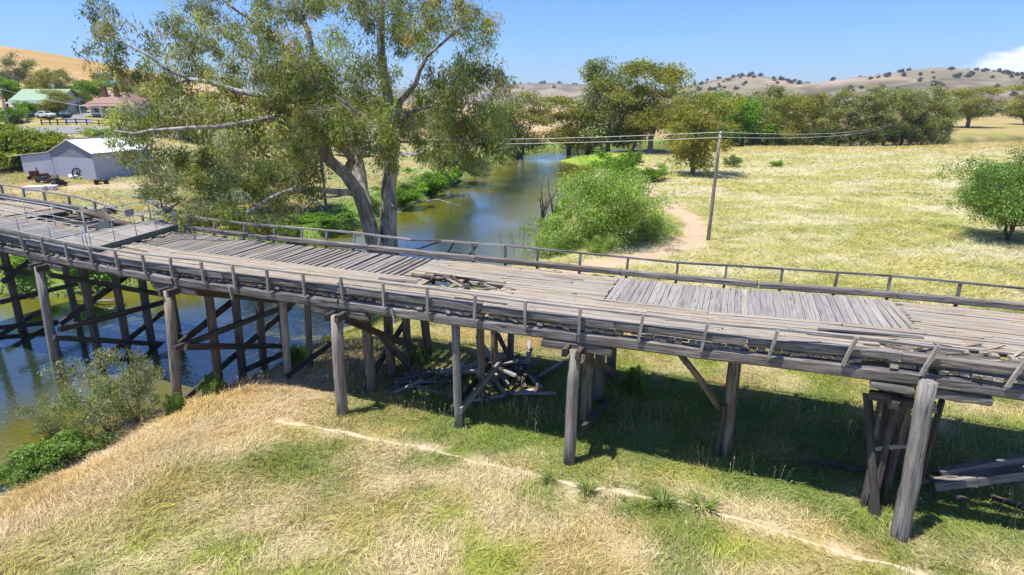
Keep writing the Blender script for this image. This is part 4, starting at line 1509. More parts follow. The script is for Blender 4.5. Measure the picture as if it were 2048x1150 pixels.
tree_px('tall1', 1722, 290, 170, 66, 'narrow upright gum right of the grove middle', W0=7.0)
tree_px('tall0', 1765, 290, 172, 66, 'narrow gum fourth from the right end of the grove', W0=7.6)
tree_px('gum2', 1800, 288, 166, 72, 'olive gum third from the right end of the grove')
tree_px('tall1', 1838, 287, 168, 68, 'leaning pale stemmed gum second from the right end of the grove', W0=7.0)
tree_px('gum1', 1868, 282, 172, 60, 'gum at the right end of the grove with low branches')
tree_px('gold1', 1934, 256, 170, 84, 'spreading thick trunked gum alone in the far field')
tree_px('gold2', 2052, 250, 166, 84, 'gold green gum cut by the right edge of the photo')
for k, (a_, b_, t_) in enumerate(((1958, 241, 205), (1980, 241, 210), (2003, 241, 208), (2022, 240, 212), (1905, 243, 212))):
    tree_px('darkgum%d' % (k % 2), a_, b_, t_, 30, 'dark far tree of the low belt by the thick trunked gum, %s from the left' % ORD[[1, 2, 3, 4, 0][k]], 'dark_tree', dist=430 + 15 * k, group='belt of dark far trees', W0=11)
for k, (a_, b_, wpx, tpx, lab) in enumerate(((1420, 287, 60, 258, 'under the dark gum left of the vivid green tree'), (1452, 289, 50, 262, 'at the left foot of the vivid green tree'), (1520, 289, 60, 255, 'at the right foot of the vivid green tree'), (1580, 289, 60, 258, 'under the gold tinged gums'), (1640, 290, 60, 256, 'in the gap at the middle of the grove'), (1700, 291, 55, 262, 'between the upright pale stemmed gums'), (1745, 291, 50, 260, 'under the narrow gum fourth from the right'), (1785, 290, 55, 262, 'under the olive gum third from the right'), (1822, 289, 50, 258, 'at the foot of the leaning pale stemmed gum'))):
    tree_px('bush2', a_, b_, tpx, wpx, 'dark undergrowth ' + lab, 'undergrowth_bush', 'bush', H0=4, W0=5.5)
# round willow of the meadow
wl_ = make_tree(81, 7.2, 9.2, 1.45, 'willow2', 900, 58, 0.42, 0.19, 0.42, 0.35, 'darkbark', 0.22, 3, 11, True, 2.4)
p = at(1985, 482)
plant('willow_tree', 'round dense green willow with several stems at the right edge', 'tree', wl_, (p.x + 1.3, p.y, hz(p.x, p.y)))
# bright willow bush by the water
wb = make_tree(82, 6.3, 8.2, 0.1, 'willow', 800, 60, 0.46, 0.20, 0.34, 0.4, 'bark', 0.14, 5, 13, True, 2.0)
p = at(1228, 500)
plant('willow_bush', 'large bright green willow bush at the water edge beyond the bridge', 'bush', wb, (p.x, p.y + 2.6, hz(p.x, p.y + 2.6) - 0.1))
wb2 = make_tree(83, 3.6, 6.0, 0.0, 'willow', 260, 50, 0.36, 0.20, 0.34, 0.45, 'bark', 0.08, 4, 8, True, 0.9)
plant('willow_bush', 'low arm of willow leaning over the water left of the large bush', 'bush', wb2, (4.2, 49.5, WATER - 0.05))
plant('willow_bush', 'low green willow regrowth spreading right of the large bush', 'bush', wb2, (12.6, 50.5, hz(12.6, 50.5)), (0.68, 0.66, 0.55), 2.0)
plant('willow_bush', 'pale low weeds in front of the large willow bush', 'bush', wb2, (7.0, 45.6, hz(7, 45.6) - 0.2), (0.5, 0.35, 0.42), 1.0)
tree_px('bush0', 1235, 362, 300, 95, 'mid green bush behind the large willow bush', 'green_bush', 'bush', H0=4, W0=5.5)
tree_px('bush0', 1290, 362, 330, 80, 'low spreading green bush at the turn of the dirt path', 'green_bush', 'bush', H0=4, W0=5.5)
tree_px('bush0', 1272, 330, 298, 30, 'slim upright green sapling behind the low spreading bush', 'green_bush', 'bush', H0=4, W0=5.5)
tree_px('bush2', 1467, 335, 312, 38, 'small grey green bush alone in the meadow behind the pole', 'small_bush', 'bush', H0=4, W0=5.5)
tree_px('bush0', 1556, 333, 324, 34, 'flat green tussock in the meadow right of the pole', 'small_bush', 'bush', H0=4, W0=5.5)

# ------------------------------------------------------------------ the big river gum, limbs traced with real depth
def zpt(zx, zy, y):
    return np.array(at_y(180 + zx * 0.4522, zy * 0.4522, y))


GY = 36.5
r = np.random.default_rng(99)
gb = np.array([*at_y(782, 560, GY)])
gb[2] = hz(gb[0], gb[1]) - 0.6
LIMBS = [
    # (points (zoomed pixel, pixel, distance), start radius, end radius)
    ([(1262, 1180, GY), (1262, 1100, GY), (1225, 960, GY), (1185, 850, GY - .2), (1130, 770, GY - .4), (1060, 710, GY - .6), (1010, 640, GY - 1), (985, 560, GY - 1.5), (960, 450, GY - 2), (940, 330, GY - 2)], 0.80, 0.13),
    ([(1322, 1180, GY + .6), (1322, 1080, GY + .6), (1320, 950, GY + .7), (1318, 840, GY + .8), (1330, 720, GY + 1), (1345, 610, GY + 1.2), (1330, 480, GY + 1.2), (1300, 330, GY + 1), (1285, 180, GY + 1), (1290, 40, GY + 1), (1295, -80, GY + 1)], 0.78, 0.13),
    ([(1225, 960, GY + .4), (1200, 840, GY + 1.2), (1180, 700, GY + 2), (1150, 560, GY + 2.5), (1080, 420, GY + 3), (1000, 280, GY + 3), (965, 140, GY + 3), (925, 50, GY + 3), (870, -30, GY + 3)], 0.50, 0.13),
    ([(1185, 850, GY), (1060, 845, GY - 2), (900, 838, GY - 4), (790, 880, GY - 5.5), (690, 940, GY - 6.5)], 0.24, 0.06),
    ([(1200, 740, GY - .2), (1100, 640, GY - 2), (950, 565, GY - 4), (800, 525, GY - 5.6), (640, 550, GY - 6.8), (450, 565, GY - 7.2), (260, 578, GY - 7.4), (110, 580, GY - 7.4)], 0.24, 0.05),
    ([(1060, 710, GY - .6), (1010, 560, GY - 1), (960, 455, GY - 2), (800, 428, GY - 4.4), (640, 400, GY - 4.2), (520, 362, GY - 3.6), (440, 350, GY - 3.2), (330, 300, GY - 3.6), (230, 230, GY - 3), (140, 170, GY - 2)], 0.26, 0.05),
    ([(440, 350, GY - 2), (360, 375, GY - 2.5), (270, 430, GY - 3), (190, 490, GY - 3)], 0.11, 0.04),
    ([(1080, 420, GY + 3), (920, 260, GY + 3.5), (790, 155, GY + 4), (700, 80, GY + 4), (590, 0, GY + 4), (540, -60, GY + 4)], 0.22, 0.07),
    ([(1345, 610, GY + 1.2), (1372, 450, GY), (1440, 370, GY - 1), (1490, 250, GY - 1.5), (1560, 190, GY - 2), (1640, 120, GY - 2)], 0.26, 0.06),
    ([(1345, 560, GY + 1.2), (1420, 495, GY + .5), (1540, 462, GY - .5), (1620, 430, GY - 1), (1700, 400, GY - 1)], 0.18, 0.05),
    ([(1540, 462, GY - .5), (1640, 500, GY - 1.5), (1720, 570, GY - 2), (1760, 650, GY - 2)], 0.09, 0.03),
    ([(1010, 700, GY - .6), (900, 640, GY + 2), (760, 620, GY + 4), (620, 640, GY + 5), (480, 660, GY + 5)], 0.17, 0.05),
    ([(1340, 660, GY + 1), (1260, 590, GY - 3), (1180, 500, GY - 6), (1080, 420, GY - 7)], 0.18, 0.05),
    ([(1318, 900, GY + .7), (1370, 930, GY - 1), (1450, 895, GY - 2), (1540, 882, GY - 2.5), (1640, 910, GY - 3)], 0.09, 0.02),
    ([(1500, 890, GY - 2.2), (1510, 960, GY - 2.4), (1515, 1000, GY - 2.5)], 0.03, 0.012),
    ([(1580, 890, GY - 2.6), (1600, 960, GY - 2.7), (1635, 1025, GY - 2.7)], 0.03, 0.012),
    ([(1545, 884, GY - 2.5), (1600, 860, GY - 2.5), (1630, 850, GY - 2.5)], 0.025, 0.01),
    ([(1140, 860, GY - 1), (1000, 880, GY - 3), (930, 950, GY - 4), (900, 980, GY - 4)], 0.08, 0.03),
    ([(1000, 870, GY - 3), (1030, 930, GY - 3.5), (1020, 1010, GY - 3.5)], 0.04, 0.015),
]
nodes, par, nrad = [], [], []
for pts, r0, r1 in LIMBS:
    P = [zpt(*q) for q in pts]
    if pts[0][1] > 1100:
        P[0][2] = gb[2]
    dense = [P[0]]
    for a_, b_ in zip(P[:-1], P[1:]):
        m = max(1, int(np.linalg.norm(b_ - a_) / 0.7))
        for k in range(1, m + 1):
            dense.append(a_ + (b_ - a_) * k / m + (r.normal(0, 0.05, 3) if k < m else 0))
    first = True
    for k, q in enumerate(dense):
        f = k / (len(dense) - 1)
        rad0 = r0 + (r1 - r0) * f ** 0.85
        if first:
            if nodes and pts[0][1] <= 1100:
                j = int(np.argmin(np.linalg.norm(np.array(nodes) - q, axis=1)))
                prev = j
                first = False
                continue
            nodes.append(q)
            par.append(-1)
            nrad.append(rad0 * 1.25)
            prev = len(nodes) - 1
            first = False
            continue
        nodes.append(q)
        par.append(prev)
        nrad.append(rad0)
        prev = len(nodes) - 1
# foliage masses: (zoomed pixel centre, half width, half height, distance, half depth, clumps)
MASS = [
    (110, 190, 110, 150, GY - 2, 1.6, 34), (60, 60, 60, 70, GY - 2, 1.2, 10), (300, 230, 150, 130, GY - 2, 2.2, 46), (430, 120, 110, 120, GY + 1, 2.5, 40), (560, 60, 130, 110, GY + 3, 2.5, 44),
    (700, 60, 130, 100, GY + 3, 2.5, 40), (860, 60, 130, 130, GY + 3, 3, 46), (1030, 60, 120, 130, GY + 2, 3, 46), (1160, 50, 120, 130, GY + 1, 3, 44),
    (1380, 60, 130, 130, GY + 1, 3, 52), (1560, 70, 130, 110, GY - 1, 2.5, 52), (1690, 130, 90, 130, GY - 2, 2, 34), (1430, 190, 120, 90, GY - 1, 2.5, 34), (1250, 60, 90, 120, GY, 2, 22), (1620, 30, 110, 60, GY - 1, 2, 20),
    (560, 250, 150, 110, GY - 1, 3, 52), (760, 260, 150, 110, GY, 3.5, 60), (950, 270, 150, 120, GY - 3, 4, 78), (1110, 330, 120, 120, GY - 3, 4, 66), (860, 380, 170, 100, GY - 4, 3.5, 70),
    (1040, 430, 170, 100, GY - 5, 3, 70), (1220, 400, 110, 110, GY - 2, 3.5, 48), (640, 440, 170, 70, GY - 3, 3, 56), (430, 440, 160, 80, GY - 4, 2.5, 50), (260, 470, 140, 80, GY - 4, 2.5, 44),
    (120, 560, 120, 70, GY - 6, 2, 30), (320, 570, 160, 60, GY - 6, 2.5, 42), (520, 560, 150, 70, GY - 6, 2.5, 44), (720, 540, 150, 80, GY - 5, 3, 52), (900, 530, 140, 90, GY - 5, 3, 52),
    (1080, 560, 130, 90, GY - 5, 3, 44), (1230, 560, 120, 90, GY - 4, 3, 44), (1390, 560, 110, 100, GY - 1, 3, 44), (1480, 420, 120, 80, GY - 1, 2.5, 40), (1620, 370, 130, 80, GY - 1.5, 2.5, 62), (1740, 360, 100, 60, GY - 2, 1.5, 34),
    (1600, 520, 110, 80, GY - 1, 2.5, 52), (1740, 560, 110, 130, GY - 2, 2, 70), (1800, 690, 70, 90, GY - 2, 1.4, 30), (1500, 640, 100, 60, GY, 2, 30), (1640, 640, 90, 70, GY - 1, 2, 30),
    (220, 680, 70, 90, GY - 5, 1.5, 16), (330, 700, 100, 90, GY - 2, 2.5, 26), (480, 680, 140, 90, GY + 1, 4, 34), (640, 700, 150, 100, GY, 4, 36), (800, 680, 140, 100, GY - 2, 4, 34),
    (950, 700, 110, 80, GY - 4, 3, 16), (600, 840, 130, 90, GY - 2, 3, 26), (740, 830, 130, 80, GY - 3, 3, 24), (860, 800, 100, 70, GY - 4, 2.5, 26), (1180, 650, 130, 60, GY - 3, 2.5, 28), (1330, 650, 110, 70, GY - 1, 2.5, 26),
    (800, 960, 90, 70, GY - 5, 2, 24), (640, 950, 90, 60, GY - 5, 2, 20), (540, 900, 70, 60, GY - 4, 2, 14),
]
cl, dr = [], []
for zx, zy, hw, hh_, yy, dp, n in MASS:
    for k in range(max(3, int(n * 0.155))):
        while True:
            q = r.uniform(-1, 1, 3)
            if (q ** 2).sum() < 1:
                break
        c0_ = zpt(zx + q[0] * hw * 1.12, zy + q[1] * hh_ * 1.12, yy + 0.8 + q[2] * dp)
        bright = r.choice([0.5, 0.75, 1.0, 1.35, 1.6]) * r.uniform(0.9, 1.1)
        for j in range(int(r.integers(4, 8))):
            cl.append(c0_ + r.normal(0, 1, 3) * np.array([0.44, 0.44, 0.40]))
            dr.append(bright)
cl = np.array(cl)
arr, par2, tips = grow(nodes, par, cl, 0.75, r, 0.16, 0.06)
rad_ = radii(arr, par2, 0.010, 0.5)
rad_ = np.clip(rad_ * 0.62, 0.011, 0.09)
rad_[:len(nrad)] = nrad
arr_l = arr - gb
tm = tubes(arr_l, par2, rad_, 'gumbark', 6, 0.06)
ccol = pick_cols('gum', len(cl), r) * (np.array(dr) * (0.8 + 0.4 * r.random(len(cl))))[:, None]
V, Q, C = leaves(cl - gb, ccol, 70, 0.28, 0.25, 0.21, 0.46, r, 1.05)
cm = big_mesh('crown', V, [Q], M['leaf'], C)
o = thing('river_gum', gb, 'huge spreading river gum with twin pale trunks behind the bridge', 'tree')
local('trunk', tm, o)
local('crown', cm, o)

# trees and bushes along the left bank
tree_px('darkgum0', 560, 462, 250, 190, 'shady gum on the far bank half hidden behind the big river gum', dist=62, W0=11)
tree_px('gum1', 455, 440, 290, 150, 'olive gum on the far bank behind the left limbs of the big tree', dist=70)
lt = make_tree(91, 4.6, 6.0, 1.3, 'gumdark', 110, 46, 0.36, 0.22, 0.3, 0.4, 'darkbark', 0.11, 3, 7, False, 1.6)
p = at(330, 432, 0.0)
plant('small_tree', 'small dark forked tree by the dead log beyond the walkway', 'tree', lt, (p.x, p.y, hz(p.x, p.y) - 0.1))
for k, (a_, b_, tpx, wpx, key, lab) in enumerate((
        (640, 462, 425, 120, 'bush0', 'green bank bush just left of the big tree trunks'),
        (430, 470, 415, 150, 'bush2', 'dark scrub at the waterline behind the far hand rail'),
        (520, 480, 430, 120, 'bush2', 'dark scrub right of the waterline scrub behind the far hand rail'),
        (860, 385, 335, 90, 'bush0', 'green bank bush overhanging the river right of the big tree'),
        (940, 345, 312, 70, 'bush2', 'dark low bush at the far bank waterline upstream'),
        (800, 410, 370, 90, 'bush0', 'green bank bush seen between the big tree trunk and the river'),
        (90, 560, 500, 130, 'bush0', 'green bank bush under the left end of the bridge'),
        (230, 545, 478, 170, 'bush0', 'wide green bank bush behind the river piles'),
        (330, 540, 480, 110, 'bush2', 'dark bank bush behind the river piles'))):
    tree_px(key, a_, b_, tpx, wpx, lab, 'bank_bush', 'bush', WATER + 0.5, H0=4, W0=5.5)

sr = random.Random(12)
SCRUB = [(-24.5, 43.5), (-21.5, 48), (-19.4, 52.5), (-18, 57), (-16.6, 62), (-15, 66.5), (-13.8, 72), (-12.8, 78), (-11.8, 84), (-10.6, 90), (-8.6, 99), (-6.6, 107), (-4.4, 115), (-1.6, 126), (0.6, 136)]
for k, (x_, y_) in enumerate(SCRUB):
    sc_ = sr.uniform(0.28, 0.55)
    x_ -= sr.uniform(0.3, 1.2)
    plant('bank_scrub', 'low scrub on the far bank waterline, %s upstream of the bridge' % ORD[k], 'bush', PROTO['bush2' if k % 3 else 'bush0'], (x_, y_, max(WATER, hz(x_, y_)) - 0.1), (sc_, sc_, sc_ * sr.uniform(0.7, 1.2)), sr.uniform(0, 6), 'scrub along the far bank')
for k, (x_, y_) in enumerate(((5.6, 60), (5.2, 66), (6.6, 73), (8.2, 81), (9.8, 89), (12.4, 98))):
    sc_ = sr.uniform(0.22, 0.42)
    plant('bank_scrub', 'low green scrub on the right bank, %s beyond the willow bush' % ORD[k], 'bush', PROTO['bush0'], (x_, y_, max(WATER, hz(x_, y_)) - 0.1), (sc_, sc_, sc_), sr.uniform(0, 6), 'scrub along the right bank')

# near bank bushes at the left
sb = make_tree(92, 3.7, 4.0, 0.5, 'silver', 130, 44, 0.20, 0.125, 0.34, 0.45, 'bark', 0.045, 5, 9, False, 1.6)
p = at(215, 852, -0.9)
plant('willow_shrub', 'airy pale leaved shrub at the near water edge left of the piles', 'bush', sb, (p.x, p.y, hz(p.x, p.y) - 0.1), (1, 1, 1), 0.6)
p = at(235, 845, -0.9)
plant('willow_shrub', 'second airy shrub leaning right against the river piles', 'bush', sb, (p.x + 0.4, p.y + 0.6, hz(p.x, p.y) - 0.15), (0.7, 0.7, 0.98), 3.3)
br = make_tree(93, 1.25, 3.0, 0.0, 'willow2', 200, 46, 0.17, 0.11, 0.6, 0.1, 'darkbark', 0.03, 6, 9, True, 0.5)
p = at(115, 915, -1.0)
plant('bramble_bush', 'dense green bramble on the near bank at the left', 'bush', br, (p.x, p.y, hz(p.x, p.y) - 0.15), (1.15, 0.8, 1), 0.75)
p = at(72, 940, -1.2)
plant('bramble_bush', 'small green bramble at the left edge of the near bank', 'bush', br, (p.x, p.y, hz(p.x, p.y) - 0.1), (0.6, 0.6, 0.8), 2.2)
p = at(105, 868, -1.35)
plant('willow_shrub', 'sparse green twigs reaching over the water above the bramble', 'bush', sb, (p.x, p.y, WATER - 0.1), (0.55, 0.45, 0.5), 1.4)
for a_, b_, s_, lab in ((425, 772, 0.42, 'small leafy weed at the foot of the second river pile'), (350, 812, 0.34, 'small leafy weed in front of the river pile foot'), (592, 715, 0.5, 'upright leafy weed between the propping piles'), (835, 745, 0.36, 'leafy weed behind the crossed braces'), (1265, 800, 0.4, 'leafy weed in the shade behind the middle piles')):
    p = at(a_, b_, -0.5)
    plant('leafy_weed', lab, 'plant', br, (p.x, p.y, hz(p.x, p.y) - 0.05), (s_ * 0.8, s_ * 0.8, s_ * 2.0), a_)

# ------------------------------------------------------------------ hill trees, too far away to show their parts
hr = np.random.default_rng(17)
HT = []
for k in range(3):
    cl = crown_points(9, 10, 1.0, 26, hr, 5)
    V, Q, C = leaves(cl, pick_cols('hill', 26, hr), 14, 1.5, 2.4, 0.7, 0.2, hr)
    arr, par_, _ = grow([np.array([0, 0, -2.0]), np.array([0, 0, 1.5]), np.array([0, 0, 4.0])], [-1, 0, 1], cl[:6], 2.0, hr)
    tm = tubes(arr, par_, np.full(len(arr), 0.35), 'darkbark', 5)
    me = big_mesh('hill_tree', V, [Q], M['leaf'], C)
    HT.append(me)
placed = 0
tries = 0
while placed < 290 and tries < 12000:
    tries += 1
    a_ = hr.uniform(-0.12, 0.86)
    if hr.random() < 0.25:
        a_ = hr.uniform(0.33, 0.86)
    px_ = 1024 + F_PX * math.tan(a_) * 1.0485
    mid_ = float(np.interp(px_, [900, 1240, 1330, 2048], [2300, 2300, 1650, 1500]))
    r_ = mid_ - (hr.uniform(-40, 360) if hr.random() < 0.8 else hr.uniform(300, 620))
    x_, y_ = r_ * math.sin(a_), r_ * math.cos(a_)
    if fbm(np.array([x_ * 0.006]), np.array([y_ * 0.006]), 151, 3)[0] < 0.36 + 0.18 * hr.random():
        continue
    z_ = hill_z(x_, y_)
    if z_ < 9:
        continue
    s_ = hr.uniform(0.32, 0.85) * (1.25 if px_ < 1250 else 1.0)
    lab = 'dark tree dotted on the central far hill' if px_ < 1250 else 'dark tree dotted on the dry hills at the right'
    o = link('hill_tree', HT[placed % 3], None, Matrix.Translation((x_, y_, z_ - 0.6)) @ Matrix.Rotation(hr.uniform(0, 6), 4, 'Z') @ Matrix.Diagonal((s_ * 1.15, s_ * 1.15, s_, 1)))
    tag(o, lab, 'tree', 'trees dotted on the central hill' if px_ < 1250 else 'trees dotted on the right hills')
    placed += 1

# ------------------------------------------------------------------ small shape helpers
def box_mesh(sx_, sy_, sz_, mat, z0=0.0):
    a, b = sx_ / 2, sy_ / 2
    V = [(x, y, z) for z in (z0, z0 + sz_) for x, y in ((-a, -b), (a, -b), (a, b), (-a, b))]
    return py_mesh('box', V, [(3, 2, 1, 0), (4, 5, 6, 7), (0, 1, 5, 4), (1, 2, 6, 5), (2, 3, 7, 6), (3, 0, 4, 7)], M[mat])


def boxp(name, parent, x, y, z, sx_, sy_, sz_, mat, rz=0.0):
    return local(name, box_mesh(sx_, sy_, sz_, mat), parent, Matrix.Translation((x, y, z)) @ Matrix.Rotation(rz, 4, 'Z'))


def sheet(name, parent, a, b, c, d, mat, ribs=0, th=0.05, rib_h=0.03):
    """a thick sheet a-b-c-d (local points); ribs are real corrugations running from a to d"""
    a, b, c, d = (Vector(q) for q in (a, b, c, d))
    n = (b - a).cross(d - a).normalized()
    V, Fc = [], []
    m = max(1, ribs)
    cols = m * 2 if ribs else 1
    for i in range(cols + 1):
        f = i / cols
        o_ = n * (rib_h if (ribs and i % 2) else 0)
        p, q = a.lerp(b, f) + o_, d.lerp(c, f) + o_
        V += [p, q, p - n * th, q - n * th]
    for i in range(cols):
        k = i * 4
        Fc += [(k, k + 4, k + 5, k + 1), (k + 2, k + 3, k + 7, k + 6), (k, k + 2, k + 6, k + 4), (k + 1, k + 5, k + 7, k + 3)]
    Fc += [(0, 1, 3, 2), (cols * 4, cols * 4 + 2, cols * 4 + 3, cols * 4 + 1)]
    return local(name, py_mesh('sheet', V, Fc, M[mat]), parent)


# ------------------------------------------------------------------ tin shed
c0 = Vector((-60.7, 87.0, 0))
ang = math.atan2(-0.36, 0.93)
gz = hz(-66, 91) - 0.1
shed = thing('tin_shed', (c0.x, c0.y, gz), 'pale tin shed with white gable roof and lean-to on the far bank', 'shed', None, ang)
# local frame: x to the right along the front (corner at 0, front runs to -x), y to the back
GW, SL = 9.0, 9.5
LW = 7.2
sheet('front_wall', shed, (-GW, 0, 0), (0, 0, 0), (0, 0, 3.1), (-GW, 0, 3.1), 'zinc', 45)
gab = [(-GW, 0.02, 3.1), (0, 0.02, 3.1), (0, 0.02, 3.9), (-GW / 2, 0.02, 5.7), (-GW, 0.02, 3.9)]
V = [Vector(q) for q in gab] + [Vector(q) + Vector((0, 0.08, 0)) for q in gab]
local('gable', py_mesh('gable', V, [(0, 1, 2, 3, 4), (9, 8, 7, 6, 5), (0, 5, 6, 1), (1, 6, 7, 2), (2, 7, 8, 3), (3, 8, 9, 4), (4, 9, 5, 0)], M['zincdark']), shed)
sheet('side_wall', shed, (0, 0, 0), (0, SL, 0), (0, SL, 3.9), (0, 0, 3.9), 'zinc', 45)
sheet('back_wall', shed, (0, SL, 0), (-GW, SL, 0), (-GW, SL, 3.9), (0, SL, 3.9), 'zinc', 30)
sheet('roof', shed, (0.3, -0.25, 3.86), (0.3, SL + 0.2, 3.86), (-GW / 2, SL + 0.2, 5.74), (-GW / 2, -0.25, 5.74), 'iron', 40)
sheet('roof', shed, (-GW / 2, -0.25, 5.74), (-GW / 2, SL + 0.2, 5.74), (-GW - 0.3, SL + 0.2, 3.86), (-GW - 0.3, -0.25, 3.86), 'iron', 40)
boxp('ridge_cap', shed, -GW / 2, SL / 2, 5.76, 0.4, SL + 0.4, 0.06, 'zincdark')
boxp('gutter', shed, 0.36, SL / 2, 3.74, 0.12, SL + 0.3, 0.12, 'zincdark')
boxp('roof_vane', shed, -GW / 2, 0.1, 5.8, 0.07, 0.07, 0.75, 'rust')
sheet('lean_to_wall', shed, (-GW - LW, -0.05, 0), (-GW, -0.05, 0), (-GW, -0.05, 3.7), (-GW - LW, -0.05, 2.9), 'zinc', 36)
sheet('lean_to_roof', shed, (-GW + 0.02, -0.3, 3.82), (-GW + 0.02, 6.5, 3.82), (-GW - LW - 3.4, 6.5, 2.75), (-GW - LW - 3.4, -0.3, 2.75), 'zinc', 30)
boxp('open_bay_post', shed, -GW - LW - 3.2, 0, 0, 0.14, 0.14, 2.7, 'brace')
sheet('open_bay_back', shed, (-GW - LW - 3.3, 5.5, 0), (-GW - LW, 5.5, 0), (-GW - LW, 5.5, 2.8), (-GW - LW - 3.3, 5.5, 2.6), 'dark', 8)
sheet('open_bay_side', shed, (-GW - LW - 3.3, 5.5, 0), (-GW - LW - 3.3, 0.5, 0), (-GW - LW - 3.3, 0.5, 2.6), (-GW - LW - 3.3, 5.5, 2.6), 'zincdark', 8)


def gpt(px, py, dz=0.0, z=0.3):
    p = at(px, py, z)
    return Vector((p.x, p.y, hz(p.x, p.y) + dz))


# things lying about the yard
p = gpt(158, 359)
o = tag(log('white_pipe', p + Vector((-1.5, .4, .35)), p + Vector((1.3, -.4, .35)), 0.34, 0.34, 'white', None, 14, 2, 0.0), 'long white pipe lying along the shed front wall', 'pipe')
wh = thing('iron_wheel', gpt(158, 360), 'dark iron wheel standing against the shed front wall', 'wheel')
V, Fc = [], []
for k in range(20):
    a = 2 * math.pi * k / 20
    for rr_, yy in ((0.85, -.08), (0.85, .08), (0.68, .08), (0.68, -.08)):
        V.append((rr_ * math.cos(a), yy, 0.85 + rr_ * math.sin(a)))
for k in range(20):
    a, b = k * 4, ((k + 1) % 20) * 4
    for j in range(4):
        Fc.append((a + j, a + (j + 1) % 4, b + (j + 1) % 4, b + j))
local('rim', py_mesh('rim', V, Fc, M['dark']), wh)
for k in range(4):
    local('spoke', box_mesh(1.4, 0.06, 0.06, 'dark', -0.03), wh, Matrix.Translation((0, 0, 0.85)) @ Matrix.Rotation(k * math.pi / 4, 4, 'Y'))


def machine(px, py, label, mat, sx_, sy_, sz_, rz):
    o = thing('farm_machine', gpt(px, py), label, 'machinery', None, rz)
    boxp('chassis', o, 0, 0, 0.35, sx_, sy_, 0.16, mat)
    boxp('engine_box', o, -sx_ * 0.2, 0, 0.51, sx_ * 0.35, sy_ * 0.7, sz_, mat)
    boxp('hopper', o, sx_ * 0.25, 0, 0.51, sx_ * 0.3, sy_ * 0.8, sz_ * 0.5, 'rust')
    boxp('upright', o, -sx_ * 0.05, 0, 0.51, 0.12, 0.12, sz_ * 1.6, 'rust')
    for xx in (-0.35, 0.35):
        for yy in (-0.5, 0.5):
            local('wheel', log_mesh(0.18, 0.32, 0.32, M['tyre'], 12, 1, 0.0), o, Matrix.Translation((xx * sx_, yy * sy_, 0.32)) @ Matrix.Rotation(math.pi / 2, 4, 'Z'))
    boxp('drawbar', o, sx_ * 0.7, 0, 0.4, sx_ * 0.5, 0.1, 0.1, mat)
    return o


machine(80, 360, 'rusty farm implement with dark tray in front of the lean-to', 'rust', 2.6, 1.4, 0.8, 0.3)
machine(98, 366, 'low dark trailer lying in front of the shed', 'dark', 2.8, 1.5, 0.35, -0.2)
machine(120, 371, 'small dark implement with tilted arm in the shed yard', 'dark', 1.3, 1.0, 0.7, 1.0)
machine(172, 358, 'rusty upright machine beside the iron wheel', 'rust', 1.2, 1.0, 1.2, 0.2)
machine(262, 352, 'rusty engine and tank against the side wall of the shed', 'rust', 3.0, 1.4, 0.9, 1.0)
machine(203, 368, 'little rusty harrow frame on the yard dirt', 'rust', 1.6, 1.2, 0.15, 0.6)
for k, (a_, b_, ln, lab) in enumerate(((70, 380, 2.4, 'stack of white sheets lying in the yard grass at the left'), (98, 378, 1.6, 'white crate beside the stack of white sheets'))):
    o = thing('white_stack', gpt(a_, b_), lab, 'stack', None, 0.1)
    for j in range(4):
        boxp('sheet', o, 0.04 * j, 0.03 * (j % 2), 0.02 + 0.16 * j, ln, 1.2, 0.12, 'white', 0.02 * j)
for k, (a_, b_, lab) in enumerate(((185, 425, 'pale weathered boards stacked in grass beyond the walkway'), (300, 378, 'grey concrete slab in the grass right of the shed'))):
    o = thing('board_stack', gpt(a_, b_), lab, 'stack', None, 0.25)
    for j in range(5 if k == 0 else 2):
        boxp('board', o, rr(-.1, .1), rr(-.1, .1), 0.03 + 0.11 * j, 3.4 - 0.3 * j, 1.5, 0.09, 'rail' if k == 0 else 'white', rr(-.08, .08))
o = thing('black_bin', gpt(222, 425), 'small black bin in the grass beside the stacked boards', 'bin')
boxp('body', o, 0, 0, 0, 0.9, 0.7, 0.6, 'dark')
boxp('lid', o, 0, 0, 0.6, 1.0, 0.8, 0.08, 'dark')
boxp('handle', o, 0, -0.42, 0.45, 0.4, 0.05, 0.05, 'galv')
# dead log on the bank
dl = thing('dead_log', gpt(330, 428, 0.1, 0.0), 'grey dead log with a broken fork beyond the walkway', 'log')
q0 = MW[dl.name].translation
dn = [Vector((-3.6, 0.6, 1.5)), Vector((-2.4, 0.4, 1.45)), Vector((-1.4, 0.2, 1.0)), Vector((-0.4, 0, 0.5)), Vector((0.9, -.2, 0.15))]
for a, b, r0, r1 in zip(dn[:-1], dn[1:], (0.10, 0.16, 0.22, 0.26), (0.16, 0.22, 0.26, 0.24)):
    log('limb', q0 + a, q0 + b + (b - a) * 0.06, r0, r1, 'dead', dl, 8, 2, 0.01)
log('fork', q0 + Vector((0.5, 0, 0.2)), q0 + Vector((2.6, -.4, 1.3)), 0.14, 0.05, 'dead', dl, 7, 3, 0.04)

